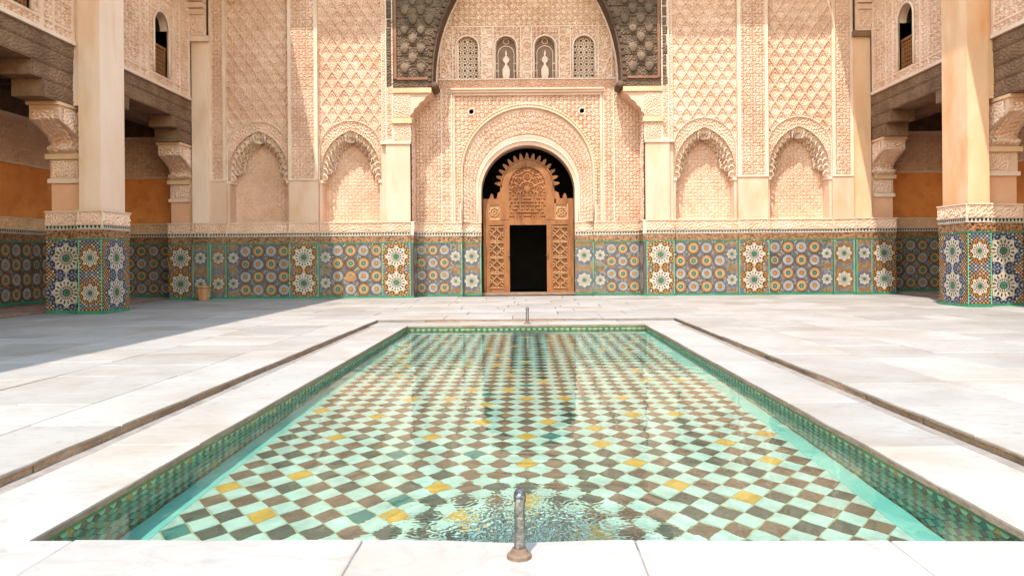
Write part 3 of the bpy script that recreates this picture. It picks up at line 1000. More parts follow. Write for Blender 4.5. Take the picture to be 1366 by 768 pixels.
NT = 3.10                                                       # top of plain pilaster zone
RZ = 8.35                                                       # carving modelled up to here
def niche(cx, hw, seed):
    a_out = hw; zc = 3.84; a_in = hw - .07; izc = 3.37; ie = .33
    n = tag(empty('niche'), None); n.parent = bw
    # niche back
    relief('niche_back', n, (cx - hw, 19.42, CB), XA, ZA, FR, 2 * hw, 2.55, lambda u, v: flora(u - hw, v, .18, 0, .25), .0155, .026,
           mask=lambda u, v: in_arch(u - hw, v + CB, 0, hw, zc + .0))
    q = MB(); q.box(cx - hw, cx + hw, 19.43, 19.95, 0, 5); q.build('niche_core', 'stucco', n)
    box('sill', cx - hw, cx + hw, 18.985, 19.43, CB - .3, CB + .004, 'trim', n)
    # sebka panel with the arch cut out
    relief('lattice_panel', n, (cx - hw, YB, NT), XA, ZA, FR, 2 * hw, RZ - NT, lambda u, v: sebka(u - hw, v + .1 * seed), .0155, .046,
           mask=lambda u, v: ~in_arch(u - hw, v + NT, 0, a_out - .005, zc))
    q = MB(); q.box(cx - hw, cx + hw, YB + .02, 19.94, zc + a_out + .02, TOP); q.box(cx - hw, cx + hw, YB - .02, YB + .02, RZ, TOP); q.build('panel_core', 'stucco', n)
    # carved arch face between outer bead and opening
    op = np.array(arch_pts(cx, a_out, zc, NT, 20)); ip = np.array(arch_pts(cx, a_in + .012, izc, NT, 20, ie))
    m = 16
    k = 190
    o_, t = resample(op, k); i_, _ = resample(ip, k)
    G = []
    for j in range(m):
        f = j / (m - 1)
        p = o_ * (1 - f) + i_ * f
        hgt = lab(np.abs(t - t[-1] / 2), np.full_like(t, f * .30), 0, .07) * .03 if 1 < j < m - 1 else np.full_like(t, .025)
        p = p.copy(); p[:, 1] = YB + .012 - hgt
        G.append(p)
    grid_obj('arch_face', np.array(G), 'stucco', n)
    so = i_.copy(); so[:, 1] = YB - .008; s2 = i_.copy(); s2[:, 1] = 19.43
    grid_obj('soffit', np.array([so, s2]), 'plaster', n, smooth=True)
    bo = op.copy(); bo[:, 1] = YB - .015
    bead_tube('bead_moulding', bo, .022, 'trim', n)
    muqarnas(n, cx, a_in, izc, ie, YB, 19.42, NT)
    for sg in (-1, 1):                                          # little corbel at the springing and plain jamb
        x0, x1 = cx + sg * (a_in - .03), cx + sg * hw
        q = MB(); q.box(min(x0, x1), max(x0, x1), YB - .03, 19.43, NT - .07, NT); q.build('impost', 'trim', n)
        x0 = cx + sg * a_in
        q = MB(); q.box(min(x0, x1), max(x0, x1), YB - .002, 19.43, CB, NT - .07); q.build('jamb', 'plaster', n)
    return n

NA = {-1: (PX(-236), .83), 1: (PX(236), .84)}                   # inner niches
NB_ = {-1: (PX(-359), .825), 1: (PX(362), .85)}                 # outer niches
for i, (cx, hw) in enumerate((NB_[-1], NA[-1], NA[1], NB_[1])): niche(cx, hw, i)

def carved_pilaster(x0, x1, yf, z0, z1, i, sz=.08, edge=.05, parent=bw, name='carved_pilaster', mat='stucco', core=True):
    x0, x1 = min(x0, x1), max(x0, x1)
    t = empty(name); t.parent = parent
    w = x1 - x0
    if core:
        q = MB(); q.box(x0, x1, yf, 19.94, z0, TOP); q.build('core', 'trim', t)
    if w > .16:
        q = MB(); q.box(x0, x0 + edge, yf - .03, yf, z0, RZ); q.box(x1 - edge, x1, yf - .03, yf, z0, RZ); q.box(x0 + edge, x1 - edge, yf - .03, yf, z0, z0 + .05)
        q.build('border', 'trim', t)
        relief('carving', t, (x0 + edge, yf - .004, z0 + .05), XA, ZA, FR, w - 2 * edge, z1 - z0 - .05,
               lambda u, v: flora(u - (w - 2 * edge) / 2, v, sz * 3.0, i % 4, .2), .0155, .033, mat=mat)
    else:
        relief('carving', t, (x0 + .02, yf - .004, z0 + .01), XA, ZA, FR, w - .04, z1 - z0 - .01, lambda u, v: lab(u, v, i % 4, .06), .018, .022, mat=mat)
    return t

for sgn in (-1, 1):
    ax, ah = NA[sgn]; bx, bh = NB_[sgn]
    # pilaster between the niches: carved above, plain below
    xi = ax + sgn * ah; xo = bx - sgn * bh
    carved_pilaster(xi, xo, 18.88, NT, RZ, 2, .055, .09)
    q = MB(); q.box(min(xi, xo) + .01, max(xi, xo) - .01, 18.875, 19.94, CB, NT); q.build('plain_pilaster', 'plaster', bw)
    # slim jamb inside the inner niche, beside the wooden arch
    xw = XC + sgn * 187 * S
    carved_pilaster(ax - sgn * ah, xw, 18.93, ZY(190), RZ, 1, .06, .03)
    # plain pilaster under the bracket and its carved head
    x0, x1 = XC + sgn * 188 * S, XC + sgn * 156 * S
    q = MB(); q.box(min(x0, x1), max(x0, x1), 18.87, 19.94, CB, ZY(192)); q.build('plain_pilaster', 'plaster', bw)
    x2 = ax - sgn * ah
    q = MB(); q.box(min(x2, x0), max(x2, x0), 18.95, 19.94, CB, ZY(190)); q.build('plain_jamb', 'plaster', bw)
    q = MB(); q.box(min(x2, x1) - .02, max(x2, x1) + .02, 18.84, 19.9, ZY(192), ZY(188)); q.build('cap_moulding', 'trim', bw)
    carved_pilaster(x0, XC + sgn * 178 * S, 18.90, ZY(188), ZY(116), 0, .06, .03)
    # bracket carrying the timber arch
    zb0, zb1, zb2 = ZY(188), ZY(165), ZY(158)
    zt = ZY(118)
    xa, xb = XC + sgn * 178 * S, XC + sgn * 154.5 * S
    br = empty('arch_bracket'); br.parent = bw
    q = MB(); q.box(min(xa, xb), max(xa, xb), 18.88, 19.94, zb0, zb1); q.build('block', 'trim', br)
    relief('block_carving', br, (min(xa, xb) + .03, 18.876, zb0 + .03), XA, ZA, FR, abs(xb - xa) - .06, zb1 - zb0 - .06, lambda u, v: lab(u, v, 1, .06), .018, .02)
    q = MB(); q.box(min(xa, xb) - .03, max(xa, xb) + .03, 18.82, 19.94, zb1, zb2); q.build('cap_moulding', 'ochre_stucco', br)
    reach = XC + sgn * 128 * S
    prof = [(xa, zb2), (xb, zb2)]
    hh = zt - .16 - zb2
    n_l = 4
    for k in range(n_l):                                        # scalloped underside
        for j in range(6):
            f = (k + j / 6) / n_l
            bulge = .035 * math.sin(math.pi * j / 6)
            x = xb + (reach - xb) * (f ** 1.5) - (-sgn) * bulge
            prof.append((x, zb2 + hh * f))
    prof += [(reach, zb2 + hh), (reach, zt - .0), (xa, zt - .0)]
    q = MB(); q.extrude(prof, 'y', 18.89, 19.56); q.build('corbel', 'plaster', br)
    relief('corbel_carving', br, (min(xa, xb), 18.886, zb2 + .03), XA, ZA, FR, abs(xb - xa) - .02, hh - .02, lambda u, v: lab(u, v, 0, .06), .018, .02)
    q = MB(); q.box(min(xa, reach) - .02, max(xa, reach) + .02, 18.84, 19.57, zt - .13, zt - .0015); q.build('top_moulding', 'ochre_stucco', br)
    # outermost: vertical framed bands, corner shaft
    W = XL if sgn < 0 else XR
    xo2 = bx + sgn * bh
    xs_ = W - sgn * .42                                         # inner side of the corner shaft
    carved_pilaster(xo2, xs_, 18.93, NT, RZ, 0, .06, .08)
    q = MB(); q.box(min(xo2, xs_), max(xo2, xs_), 18.92, 19.94, CB, NT); q.build('plain_pilaster', 'plaster', bw)
    q = MB(); q.box(min(xs_, W), max(xs_, W), 18.82, 19.94, CB, 6.85); q.build('corner_shaft', 'plaster_pale' if sgn < 0 else 'plaster_ochre', bw)
    xm = xs_ + sgn * .15
    q = MB(); q.box(min(xm, W), max(xm, W), 18.82, 19.94, 6.851, TOP); q.build('upper_shaft', 'plaster', bw)
    cp = empty('shaft_capital'); cp.parent = bw
    q = MB(); q.box(min(xs_ - sgn * .06, W), max(xs_ - sgn * .06, W), 18.72, 18.83, 6.72, 6.86); q.build('cap_moulding', 'wood' if sgn > 0 else 'trim', cp)
    q = MB(); q.box(min(xs_ + sgn * .02, W), max(xs_ + sgn * .02, W), 18.70, 18.815, 6.861, 7.4); q.build('capital_block', 'stucco', cp)
    relief('capital_carving', cp, (min(xs_, W) + .02, 18.697, 6.92), XA, ZA, FR, .36, .42, lambda u, v: stars(u, v, .16), .018, .02)
    for k in range(3):
        q = MB(); q.box(min(xs_ + sgn * .02, W), max(xs_ + sgn * .02, W), 18.66 - .05 * k, 18.815, 7.401 + .16 * k, 7.54 + .16 * k); q.build('corbel_course', 'stucco', cp)
    # dado of this half, from the corner inwards
    F = FR
    def seg(x0, x1, Y, style, seed, strips=(True, True), half=None):
        a, b = min(x0, x1), max(x0, x1)
        dado(bw, (a, Y, 0), XA, F, b - a, style, seed, strips, half=half)
        q = MB(); q.box(a + .002, b - .002, Y + .055, 19.945, .0, DT + .02, 0); q.box(a + .002, b - .002, Y + .055, 19.945, DT + .02, CB - .002, 1)
        q.build('dado_core', ['z_mint', 'plaster'], bw)
    seg(W, xs_, 18.80, 'star', 1)
    seg(xs_, xo2, 18.90, 'star', 0)
    seg(bx - bh, bx + bh, 18.975, 'gridstar', 2, (False, False), 'L' if sgn < 0 else 'R')
    seg(xi, xo, 18.86, 'star', 0)
    seg(ax - ah, ax + ah, 18.976, 'gridstar', 5, (False, False), 'L' if sgn < 0 else 'R')
    seg(x2, x1, 18.85, 'star', 0)
    # side of the recess and the recess floor-level dado
    xr = XC + sgn * 154 * S
    dado(bw, (xr - sgn * .03, 18.853 if sgn < 0 else YR - .07, 0), (0, 1, 0) if sgn < 0 else (0, -1, 0), (-sgn, 0, 0), YR - .07 - 18.853, 'star', 1, (False, False))
    seg(xr, XC + sgn * 88 * S * YR / YB, YR - .06, 'gridstar', 8, (False, True), 'R' if sgn < 0 else 'L')
    seg(XC + sgn * 88 * S * YR / YB, XC + sgn * 62.5 * S * 19.75 / YB, YR + .1, 'star', 1, (False, True))

# plaster loss in the mosaic of the inner left niche
rp_ = random.Random(2)
px_, pz_ = PX(467 - 705), ZY(371, 467)
mesh_obj('missing_tile_patch', [(px_ + (.17 if abs(math.cos(a)) > .3 else .15) * math.cos(a) * rp_.uniform(.85, 1.1), 18.9715 - .008, pz_ + .10 * math.sin(a) * rp_.uniform(.8, 1.1)) for a in [2 * math.pi * i / 14 for i in range(14)]], [tuple(range(14))], 'patch', bw)

# ------------------------------------------------------------------ recess wall behind the timber arch
SR = YR / 960
def RX(px): return (px - 705) * SR + XC * YR / YB
def RZ_(y, px=701): return ZY(y, px, YR)
rw = empty('recess_wall'); rw.parent = bw
x0w, x1w = XC - 154 * S - .02, XC + 154 * S + .02
P_R = 91 * SR; P_ZC = RZ_(231); PCX = RX(705)
WIN = [(610, 641), (662, 692), (714, 744), (766, 796)]
WZ0, WZ1 = RZ_(105), RZ_(48)
def win_in(x, z):
    r_ = np.zeros_like(x, dtype=bool)
    for a, b in WIN:
        cx = (RX(a) + RX(b)) / 2; hw = (RX(b) - RX(a)) / 2
        r_ |= (z > WZ0) & in_arch(x, z, cx, hw, WZ1 - hw)
    return r_
def recess_h(u, v):
    x = u + x0w; z = v + CB
    px = (x - XC * YR / YB) / SR + 705
    h = flora(x - XC, z, .215, 1, .2)
    s_ = stars(x - XC, z, .20)
    f2 = lab(x, z, 3, .05, 0.0)
    band = ((np.abs(px - 598) < 7) | (np.abs(px - 652) < 7) | (np.abs(px - 704) < 7) | (np.abs(px - 756) < 7) | (np.abs(px - 811) < 7))
    h = np.where((z > RZ_(105)) & (z < RZ_(36)) & band, s_, h)
    h = np.where((z > RZ_(118)) & (z < RZ_(105)), f2, h)
    h = np.where((z < RZ_(118)) & (np.abs(px - 705) > 115), flora(x - XC, z, .19, 0, .2), h)
    h = np.where(z > RZ_(36), flora(x - XC, z, .31, 0, .2), h)
    return h
relief('carved_field', rw, (x0w, YR, CB), XA, ZA, FR, x1w - x0w, RZ + .6 - CB, recess_h, .0155, .038,
       mask=lambda u, v: ~in_arch(u + x0w, v + CB, PCX, P_R, P_ZC) & ~win_in(u + x0w, v + CB))
q = MB()
q.box(x0w, PCX - P_R - .0, YR + .01, 19.94, 0, TOP); q.box(PCX + P_R, x1w, YR + .01, 19.94, 0, TOP)
q.box(PCX - P_R, PCX + P_R, YR + .20, 19.94, P_ZC + P_R - .05, TOP); q.box(x0w, x1w, YR - .01, YR + .19, RZ + .6, TOP)
q.build('recess_core', 'stucco', rw)
for sgn in (-1, 1):                                             # recess side walls
    xr = XC + sgn * 154.2 * S
    relief('recess_side', rw, (xr, 18.9, CB), YA, ZA, (-sgn, 0, 0), .66, ZY(120) - CB, lambda u, v: lab(u, v, 2, .07), .02, .02)
# mouldings that frame the fields
fr = MB()
def hbar(px0, px1, y, t=.03, d=.045, Y=YR):
    fr.box(RX(px0), RX(px1), Y - d, Y + .01, RZ_(y) - t / 2, RZ_(y) + t / 2)
def vbar(px, y0, y1, t=.03, d=.045, Y=YR):
    fr.box(RX(px) - t / 2, RX(px) + t / 2, Y - d + .002, Y + .01, RZ_(y0), RZ_(y1))
hbar(586, 826, 36); hbar(583, 829, 106); hbar(556, 604, 297, .04); hbar(806, 855, 297, .04)
for x in (590, 606, 645, 660, 697, 711, 748, 763, 800, 818): vbar(x, 105, 37)
for x in (590, 604, 806, 820): vbar(x, 297, 118)
fr.build('field_mouldings', 'trim', rw)
led = MB()
for k, (d, z0, z1) in enumerate(((.16, 121, 119), (.12, 124.5, 121), (.07, 128, 124.5))):
    led.box(RX(603.5 + k), RX(806.5 - k), YR - d, YR + .01, RZ_(z0) + .0005, RZ_(z1))
for a in (605.5, 801.5):
    led.box(RX(a), RX(a + 3), YR - .06, YR + .01, RZ_(297), RZ_(128))
led.build('portal_ledge', 'plaster', rw)
for px in (630.5, 777.5):                                       # round bosses beside the arch crown
    q = MB(); c = Vector((RX(px), YR - .0, RZ_(149)))
    q.tube([c + Vector((0, .01, 0)), c + Vector((0, -.05, 0)), c + Vector((0, -.05, 0)), c + Vector((0, -.03, 0))], [.10, .10, .065, .06], 16); q.build('round_boss', 'trim', rw, False)
# windows of the tympanum
def tymp_window(i, a, b):
    x0, x1 = RX(a), RX(b); cx = (x0 + x1) / 2; hw = (x1 - x0) / 2; zc = WZ1 - hw
    w = empty('stucco_window'); w.parent = rw
    op = np.array(arch_pts(cx, hw, zc, WZ0, 12)); o1 = op.copy(); o1[:, 1] = YR - .03; o2 = op.copy(); o2[:, 1] = YR + .16
    grid_obj('reveal', np.array([o1, o2]), 'plaster', w, smooth=True)
    t = MB(); t.tube(o1, .028, 6); t.build('arch_trim', 'trim', w, True)
    if i in (0, 3):
        def hf(u, v):
            p = .155
            uu, vv = (u - hw) / p, v / (p * 1.02)
            d1 = np.hypot(uu - np.round(uu), vv - np.round(vv)); 
            u2, v2 = uu - np.floor(uu) - .5, vv - np.floor(vv) - .5
            ring = np.clip(1 - np.abs(np.hypot(u2, v2) - .33) / .16, 0, 1)
            st = np.clip(1 - (np.abs(uu - np.round(uu)) * np.abs(vv - np.round(vv))) / .02, 0, 1) * (d1 < .42)
            return np.maximum(ring, st)
        relief('fretwork', w, (x0, YR + .09, WZ0), XA, ZA, FR, 2 * hw, 2 * hw * 2, hf, .0125, .03, mask=lambda u, v: in_arch(u, v + WZ0, hw, hw, zc) & (hf(u, v) > .3), mat='trim')
        q = MB(); q.box(x0, x1, YR + .142, YR + .19, WZ0, WZ1); q.build('backing', 'window_backing', w)
    else:
        q = MB(); q.box(x0, x1, YR + .142, YR + .19, WZ0, WZ1); q.build('backing', 'window_backing', w)
        t = MB(); Y = YR + .12
        a2 = hw * .72; z2 = zc - .16
        t.tube([(x, Y, z) for x, _, z in arch_pts(cx, a2, z2, WZ0, 12)], .014, 5)
        t.tube([(x, Y, z) for x, _, z in arch_pts(cx, hw * .93, zc, WZ0, 12)], .014, 5)
        t.tube([(cx + .075 * math.cos(q_), Y, WZ1 - .12 + .075 * math.sin(q_)) for q_ in np.linspace(0, 2 * math.pi, 16)], .012, 5)
        for sx in (-1, 1):
            for dz in (.22, .42): t.box(cx + sx * a2 - .02, cx + sx * hw + .0, Y - .015, Y + .015, WZ0 + dz, WZ0 + dz + .03) if sx > 0 else t.box(cx - hw, cx - a2 + .02, Y - .015, Y + .015, WZ0 + dz, WZ0 + dz + .03)
        # vase: foot, body, neck, spray
        V = [(.085, 0), (.085, .05), (.10, .10), (.10, .24), (.06, .33), (.03, .36), (.03, .42), (.07, .45), (.085, .52), (.05, .58), (.015, .62), (.03, .67), (.01, .76)]
        prof = [(cx + r_, WZ0 + .03 + z) for r_, z in V] + [(cx - r_, WZ0 + .03 + z) for r_, z in V[::-1]]
        t.extrude(prof, 'y', Y - .02, Y + .015)
        for q_ in range(6):
            an = math.pi * (q_ + .5) / 6
            t.tube([(cx, Y, WZ0 + .52), (cx + .13 * math.cos(an), Y, WZ0 + .52 + .11 * math.sin(an))], .009, 4)
        t.build('vase_tracery', 'trim', w)
M['window_backing'] = noise_mat('brown_backing', (.17, .085, .05), (.23, .12, .075), 6, .6)  # plain brown behind the tracery, set darker for contrast
for i, (a, b) in enumerate(WIN): tymp_window(i, a, b)

# portal arch: carved splayed ring from the wall face to the doorway
IY = 19.86
I_R = 62 * IY / 960; I_ZC = ZY(257, 701, IY)
op, t = resample(np.array(arch_pts(PCX, P_R, P_ZC, CB, 40)), 520)
ip, _ = resample(np.array(arch_pts(PCX, I_R, I_ZC, CB, 40)), 520)
G = []; m = 40
for j in range(m):
    f = j / (m - 1)
    p = op * (1 - f) + ip * f
    tt = np.abs(t - t[-1] / 2)
    if f < .10: h = .05 * np.ones_like(t)
    elif f < .16: h = np.zeros_like(t)
    elif f < .72: h = .034 * flora(tt, np.full_like(t, f * .75), .23, 0, .2)
    elif f < .76: h = .0 * t
    else: h = .03 * np.ones_like(t)
    p = p.copy(); p[:, 1] = YR - .02 + .20 * f ** 1.2 - h
    G.append(p)
pr = grid_obj('portal_arch', np.array(G), 'stucco', rw)
s1 = ip.copy(); s1[:, 1] = YR + .15; s2 = ip.copy(); s2[:, 1] = 20.3
grid_obj('doorway_soffit', np.array([s1, s2]), 'plaster', pr, smooth=True)
bo = np.array(arch_pts(PCX, P_R, P_ZC, RZ_(268), 40)); bo[:, 1] = YR - .06
bead_tube('bead_moulding', bo, .03, 'ochre_stucco', pr, .085)
bo2 = np.array(arch_pts(PCX, P_R - .07, P_ZC, CB, 40)); bo2[:, 1] = YR - .055
q = MB(); q.tube(bo2, .03, 6); q.build('inner_roll', 'plaster', pr, True)
bo3 = np.array(arch_pts(PCX, I_R + .10, I_ZC + .02, CB, 40)); bo3[:, 1] = YR + .12
q = MB(); q.tube(bo3, .022, 6); q.build('inner_roll', 'trim', pr, True)

# ------------------------------------------------------------------ timber arch with scale bosses
ta = empty('timber_arch')
tag(ta, 'dark carved cedar arch with rows of scale bosses above the portal recess', 'arch')
TA, TZ = 127 * S, ZY(104); TE = 102 * S
TW = 186.5 * S
zb = ZY(117.5)
ap = [p for p in arch_pts(XC, TA, TZ, zb, 30, TE)]
half = len(ap) // 2
apex = TZ + math.sqrt((TA + TE) ** 2 - TE ** 2)
YF = 18.90
# board courses: the spandrel is sawn from horizontal boards, one mesh per board and side
def arch_x(z):
    if z < TZ: return TA
    return max(0.0, math.sqrt(max(0, (TA + TE) ** 2 - (z - TZ) ** 2)) - TE)
zc_ = zb
rb = random.Random(9)
k = 0
while zc_ < TOP - .05:
    h = rb.uniform(.20, .30); z1 = min(zc_ + h, TOP)
    for sgn in (-1, 1):
        n = 4
        outer = XC + sgn * TW
        inner = [(XC + sgn * max(arch_x(zc_ + (z1 - .006 - zc_) * i / n), .0), zc_ + (z1 - .006 - zc_) * i / n) for i in range(n + 1)]
        prof = [(outer, zc_)] + inner + [(outer, z1 - .006)]
        q = MB(); q.extrude(prof, 'y', YF + rb.uniform(-.008, .008), 19.45)
        bd = q.build('board', 'wood_arch', ta)
        w = abs(outer - inner[0][0]) - .05
        if z1 < RZ + .3 and w > .1:
            xl = min(outer, inner[-1][0] if abs(inner[-1][0] - XC) > abs(inner[0][0] - XC) else inner[0][0]) + .02
            relief('board_carving', bd, (xl, YF - .012, zc_ + .02), XA, ZA, FR, w, z1 - zc_ - .045, lambda u, v: .8 * lab(u, v + zc_, 1, .065), .018, .024, mat='wood_arch')
    zc_ = z1; k += 1
for sgn in (-1, 1):                                             # slim red posts and rail
    x = XC + sgn * 174.5 * S
    q = MB(); q.box(x - .035, x + .035, YF - .07, YF - .01, zb + .22, TOP - .3); q.build('red_post', 'red_wood', ta)
    x2 = XC + sgn * 131 * S
    q = MB(); q.box(min(x, x2) + .036, max(x, x2), YF - .06, YF - .01, zb + .20, zb + .26); q.build('red_rail', 'red_wood', ta)
    q = MB(); xa = XC + sgn * 124 * S; q.tube([(xa - .13, YF + .25, zb + .10), (xa - .10, YF + .25, zb + .10), (xa + .10, YF + .25, zb + .10), (xa + .13, YF + .25, zb + .10)], [.05, .12, .12, .05], 10); 
    q2 = MB(); q2.tube([(xa, YF - .05, zb + .05), (xa, YF + .0, zb + .05), (xa, 19.40, zb + .05), (xa, 19.44, zb + .05)], [.06, .11, .11, .06], 12); q2.build('scroll_end', 'wood_dark', ta, True)
# soffit and toothed edge, one of each per side (the crown is hidden behind the eaves)
pts_all = [Vector(p) for p in ap]
hp = len(pts_all) // 2
for pts in (pts_all[:hp + 1], pts_all[hp:]):
    q = MB(); s_mb = MB()
    for i in range(len(pts) - 1):
        a, b = pts[i], pts[i + 1]
        if (b - a).length < 1e-5 or max(a.z, b.z) > TOP - .02: continue
        d = (b - a).normalized(); nrm = Vector((d.z, 0, -d.x))
        q.add([(a.x, YF - .03, a.z), (b.x, YF - .03, b.z), (b.x, 19.44, b.z), (a.x, 19.44, a.z),
               (a.x + nrm.x * .05, YF - .03, a.z + nrm.z * .05), (b.x + nrm.x * .05, YF - .03, b.z + nrm.z * .05), (b.x + nrm.x * .05, 19.44, b.z + nrm.z * .05), (a.x + nrm.x * .05, 19.44, a.z + nrm.z * .05)],
              [(0, 1, 2, 3), (4, 5, 6, 7), (0, 1, 5, 4), (3, 2, 6, 7)])
        L = (b - a).length; n = max(1, int(L / .085))
        for j in range(n):
            c = a + (b - a) * ((j + .5) / n); hw = L / n * .33
            u0 = c - d * hw; u1 = c + d * hw; o_ = -nrm * .10
            s_mb.add([(u0.x, YF - .06, u0.z), (u1.x, YF - .06, u1.z), (u1.x + o_.x * .9, YF - .06, u1.z + o_.z * .9), (u0.x + o_.x * .9, YF - .06, u0.z + o_.z * .9),
                      (u0.x, YF + .02, u0.z), (u1.x, YF + .02, u1.z), (u1.x + o_.x * .9, YF + .02, u1.z + o_.z * .9), (u0.x + o_.x * .9, YF + .02, u0.z + o_.z * .9)],
                     [(0, 1, 2, 3), (0, 1, 5, 4), (1, 2, 6, 5), (2, 3, 7, 6), (3, 0, 4, 7)])
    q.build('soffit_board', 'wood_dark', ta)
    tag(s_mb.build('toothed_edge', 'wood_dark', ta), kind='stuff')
# scale bosses
V = []; F = []
nn, mm = 10, 5
for i in range(mm + 1):
    ph = math.pi / 2 * i / mm
    for j in range(nn + 1):
        th = math.pi + math.pi * j / nn
        V.append((.105 * math.cos(th) * math.cos(ph) ** .45, -.062 * math.sin(ph) ** .7 - .02, .15 * math.sin(th) * math.cos(ph) ** .45 + .05))
for i in range(mm):
    for j in range(nn):
        p = i * (nn + 1) + j; F.append((p, p + 1, p + nn + 2, p + nn + 1))
tp = len(V); V += [(-.118, -.02, .05), (-.10, -.022, .15), (0, -.022, .19), (.10, -.022, .15), (.118, -.02, .05), (0, -.082, .05)]
F += [(tp, tp + 1, tp + 5), (tp + 1, tp + 2, tp + 5), (tp + 2, tp + 3, tp + 5), (tp + 3, tp + 4, tp + 5)]
bm_ = bpy.data.meshes.new('scale_boss'); bm_.from_pydata(V, [], F); bm_.materials.append(M['wood_arch']); bm_.polygons.foreach_set('use_smooth', np.ones(len(F), dtype=bool)); bm_.update()
row = 0; z = zb + .46
while z < TOP - .5:
    for sgn in (-1, 1):
        for c in range(9):
            x = 162 * S - c * 21.5 * S - (10.75 * S if row % 2 else 0)
            if x - .17 < arch_x(z) + .04: continue
            if x < .15: continue
            o = bpy.data.objects.new('scale_boss', bm_); link(o, ta); o.location = (XC + sgn * x, YF - .012, z)
    z += .255; row += 1
# stucco rim inside the timber arch
rim = [(XC + (p[0] - XC) * .965 * YR / YB, YR - .05, TZ + (p[2] - TZ) * 1.0 + .0) for p in ap]
hr = len(rim) // 2
q = MB()
for part_ in (rim[:hr], rim[hr:]):
    q.tube([p for p in part_ if p[2] < TOP - .02], .075, 8)
q.build('arch_rim', 'trim', rw, True)

# ------------------------------------------------------------------ portal door
DY = 19.97
SD = DY / 960
def DX(px): return (px - 705) * SD + XC * DY / YB
def DZ(y): return ZY(y, 701, DY)
dr = empty('portal_door')
tag(dr, 'carved brown cedar door with spiked arch top and dark open wicket', 'door')
d0, d1 = DX(645), DX(765.5)
dz0 = .07
def bar(name, x0, x1, z0, z1, y0=DY, y1=DY + .09, mat='door', parent=dr):
    return box(name, x0, x1, y0, y1, z0, z1, mat, parent)
bar('stile', d0, DX(652), dz0, DZ(265)); bar('stile', DX(758.5), d1, dz0, DZ(265))
bar('stile', DX(673.5), DX(680), dz0, DZ(300), DY - .01); bar('stile', DX(729.5), DX(736), dz0, DZ(300), DY - .01)
bar('rail', DX(652) + .001, DX(758.5) - .001, DZ(300), DZ(293), DY - .005)
bar('rail', DX(652) + .001, DX(668), DZ(272), DZ(265)); bar('rail', DX(742), DX(758.5) - .001, DZ(272), DZ(265))
bar('upper_stile', DX(668), DX(680), DZ(293), DZ(249), DY - .015); bar('upper_stile', DX(728), DX(740), DZ(293), DZ(249), DY - .015)
bar('bottom_rail', DX(652) + .001, DX(673.5), dz0, DZ(386)); bar('bottom_rail', DX(736), DX(758.5) - .001, dz0, DZ(386))
bar('threshold', d0 - .05, d1 + .05, 0, dz0, DY - .12, DY + .15, 'kerb')
# arched head
ccx, ccz = DX(704), DZ(249)
ro, ri = 36 * SD, 24.5 * SD
n = 24
prof = [(ccx - ro * math.cos(math.pi * i / n), ccz + ro * 1.04 * math.sin(math.pi * i / n)) for i in range(n + 1)] + [(ccx + ri * math.cos(math.pi * i / n), ccz + ri * 1.08 * math.sin(math.pi * i / n)) for i in range(n + 1)]
q = MB(); q.extrude(prof, 'y', DY - .015, DY + .09); q.build('arched_head', 'door', dr)
rl = MB(); rl.tube([(ccx - ro * .97 * math.cos(math.pi * i / n), DY - .02, ccz + ro * .97 * 1.04 * math.sin(math.pi * i / n)) for i in range(n + 1)], .022, 6); rl.build('head_moulding', 'door', dr, True)
for i in range(15):                                             # spikes
    a = math.pi * (i + .5) / 15
    ca, sa = math.cos(a), math.sin(a)
    w0 = .062
    def pt(r_, t_): return (ccx - r_ * ca + t_ * sa, ccz + 1.04 * (r_ * sa) + t_ * ca)
    prof = [pt(ro - .01, -w0), pt(ro - .01, w0), pt(ro + .10, w0 * .62), pt(ro + .15, w0 * .28), pt(ro + .15, -w0 * .28), pt(ro + .10, -w0 * .62)]
    q = MB(); q.extrude(prof, 'y', DY + .01, DY + .06); q.build('spike', 'door', dr)
for sx, c0 in ((1, 645), (-1, 765.5)):
    xb = DX(c0 + sx * 11.5)
    q = MB(); q.extrude([(xb - .065, DZ(265)), (xb + .065, DZ(265)), (xb + .04, DZ(260)), (xb, DZ(257.5)), (xb - .04, DZ(260))], 'y', DY + .01, DY + .06); q.build('spike', 'door', dr)
    xb = DX(c0 + sx * 18)
    pf = [(xb - .0, DZ(265)), (DX(704 - sx * 34.5), DZ(265)), (DX(704 - sx * 34.5), DZ(254)), (xb + sx * .04, DZ(257))]
    q = MB(); q.extrude(pf, 'y', DY + .01, DY + .06); q.build('spike', 'door', dr)
# carved arched tympanum of the door
tw = ri
def kufic(u, v):
    c = .048
    i = np.floor(u / c).astype(int); j = np.floor(v / c).astype(int)
    r_ = np.random.default_rng(4).random((80, 80)); i = np.abs(i - int(tw / c)) 
    g = (r_[j % 80, i % 80] > .5)
    return np.where((j % 2 == 0) & (i % 2 == 0), 1, np.where((j % 2 == 1) & (i % 2 == 1), 0, g)).astype(float)
relief('carved_tympanum', dr, (ccx - tw, DY + .03, DZ(293)), XA, ZA, FR, 2 * tw, ccz - DZ(293) + ri * 1.08, lambda u, v: np.where(v < .75, kufic(u, v), stars(u - tw, v, .17, 4)), .0145, .03,
       mask=lambda u, v: in_arch(u - tw, (v + DZ(293) - ccz) / 1.08 + ccz, 0, tw + .01, ccz), mat='door')
q = MB(); q.box(ccx - tw, ccx + tw, DY + .032, DY + .08, DZ(293), ccz); q.build('tympanum_board', 'door', dr)
def star8(x, y):
    d = np.minimum(np.maximum(np.abs(x), np.abs(y)), (np.abs(x) + np.abs(y)) / 1.414)
    r = np.abs(d - .095) < .016
    return (r | (np.abs(d - .04) < .014) | (d > .15) & ((np.abs(x) < .02) | (np.abs(y) < .02) | (np.abs(np.abs(x) - np.abs(y)) < .025))).astype(float)
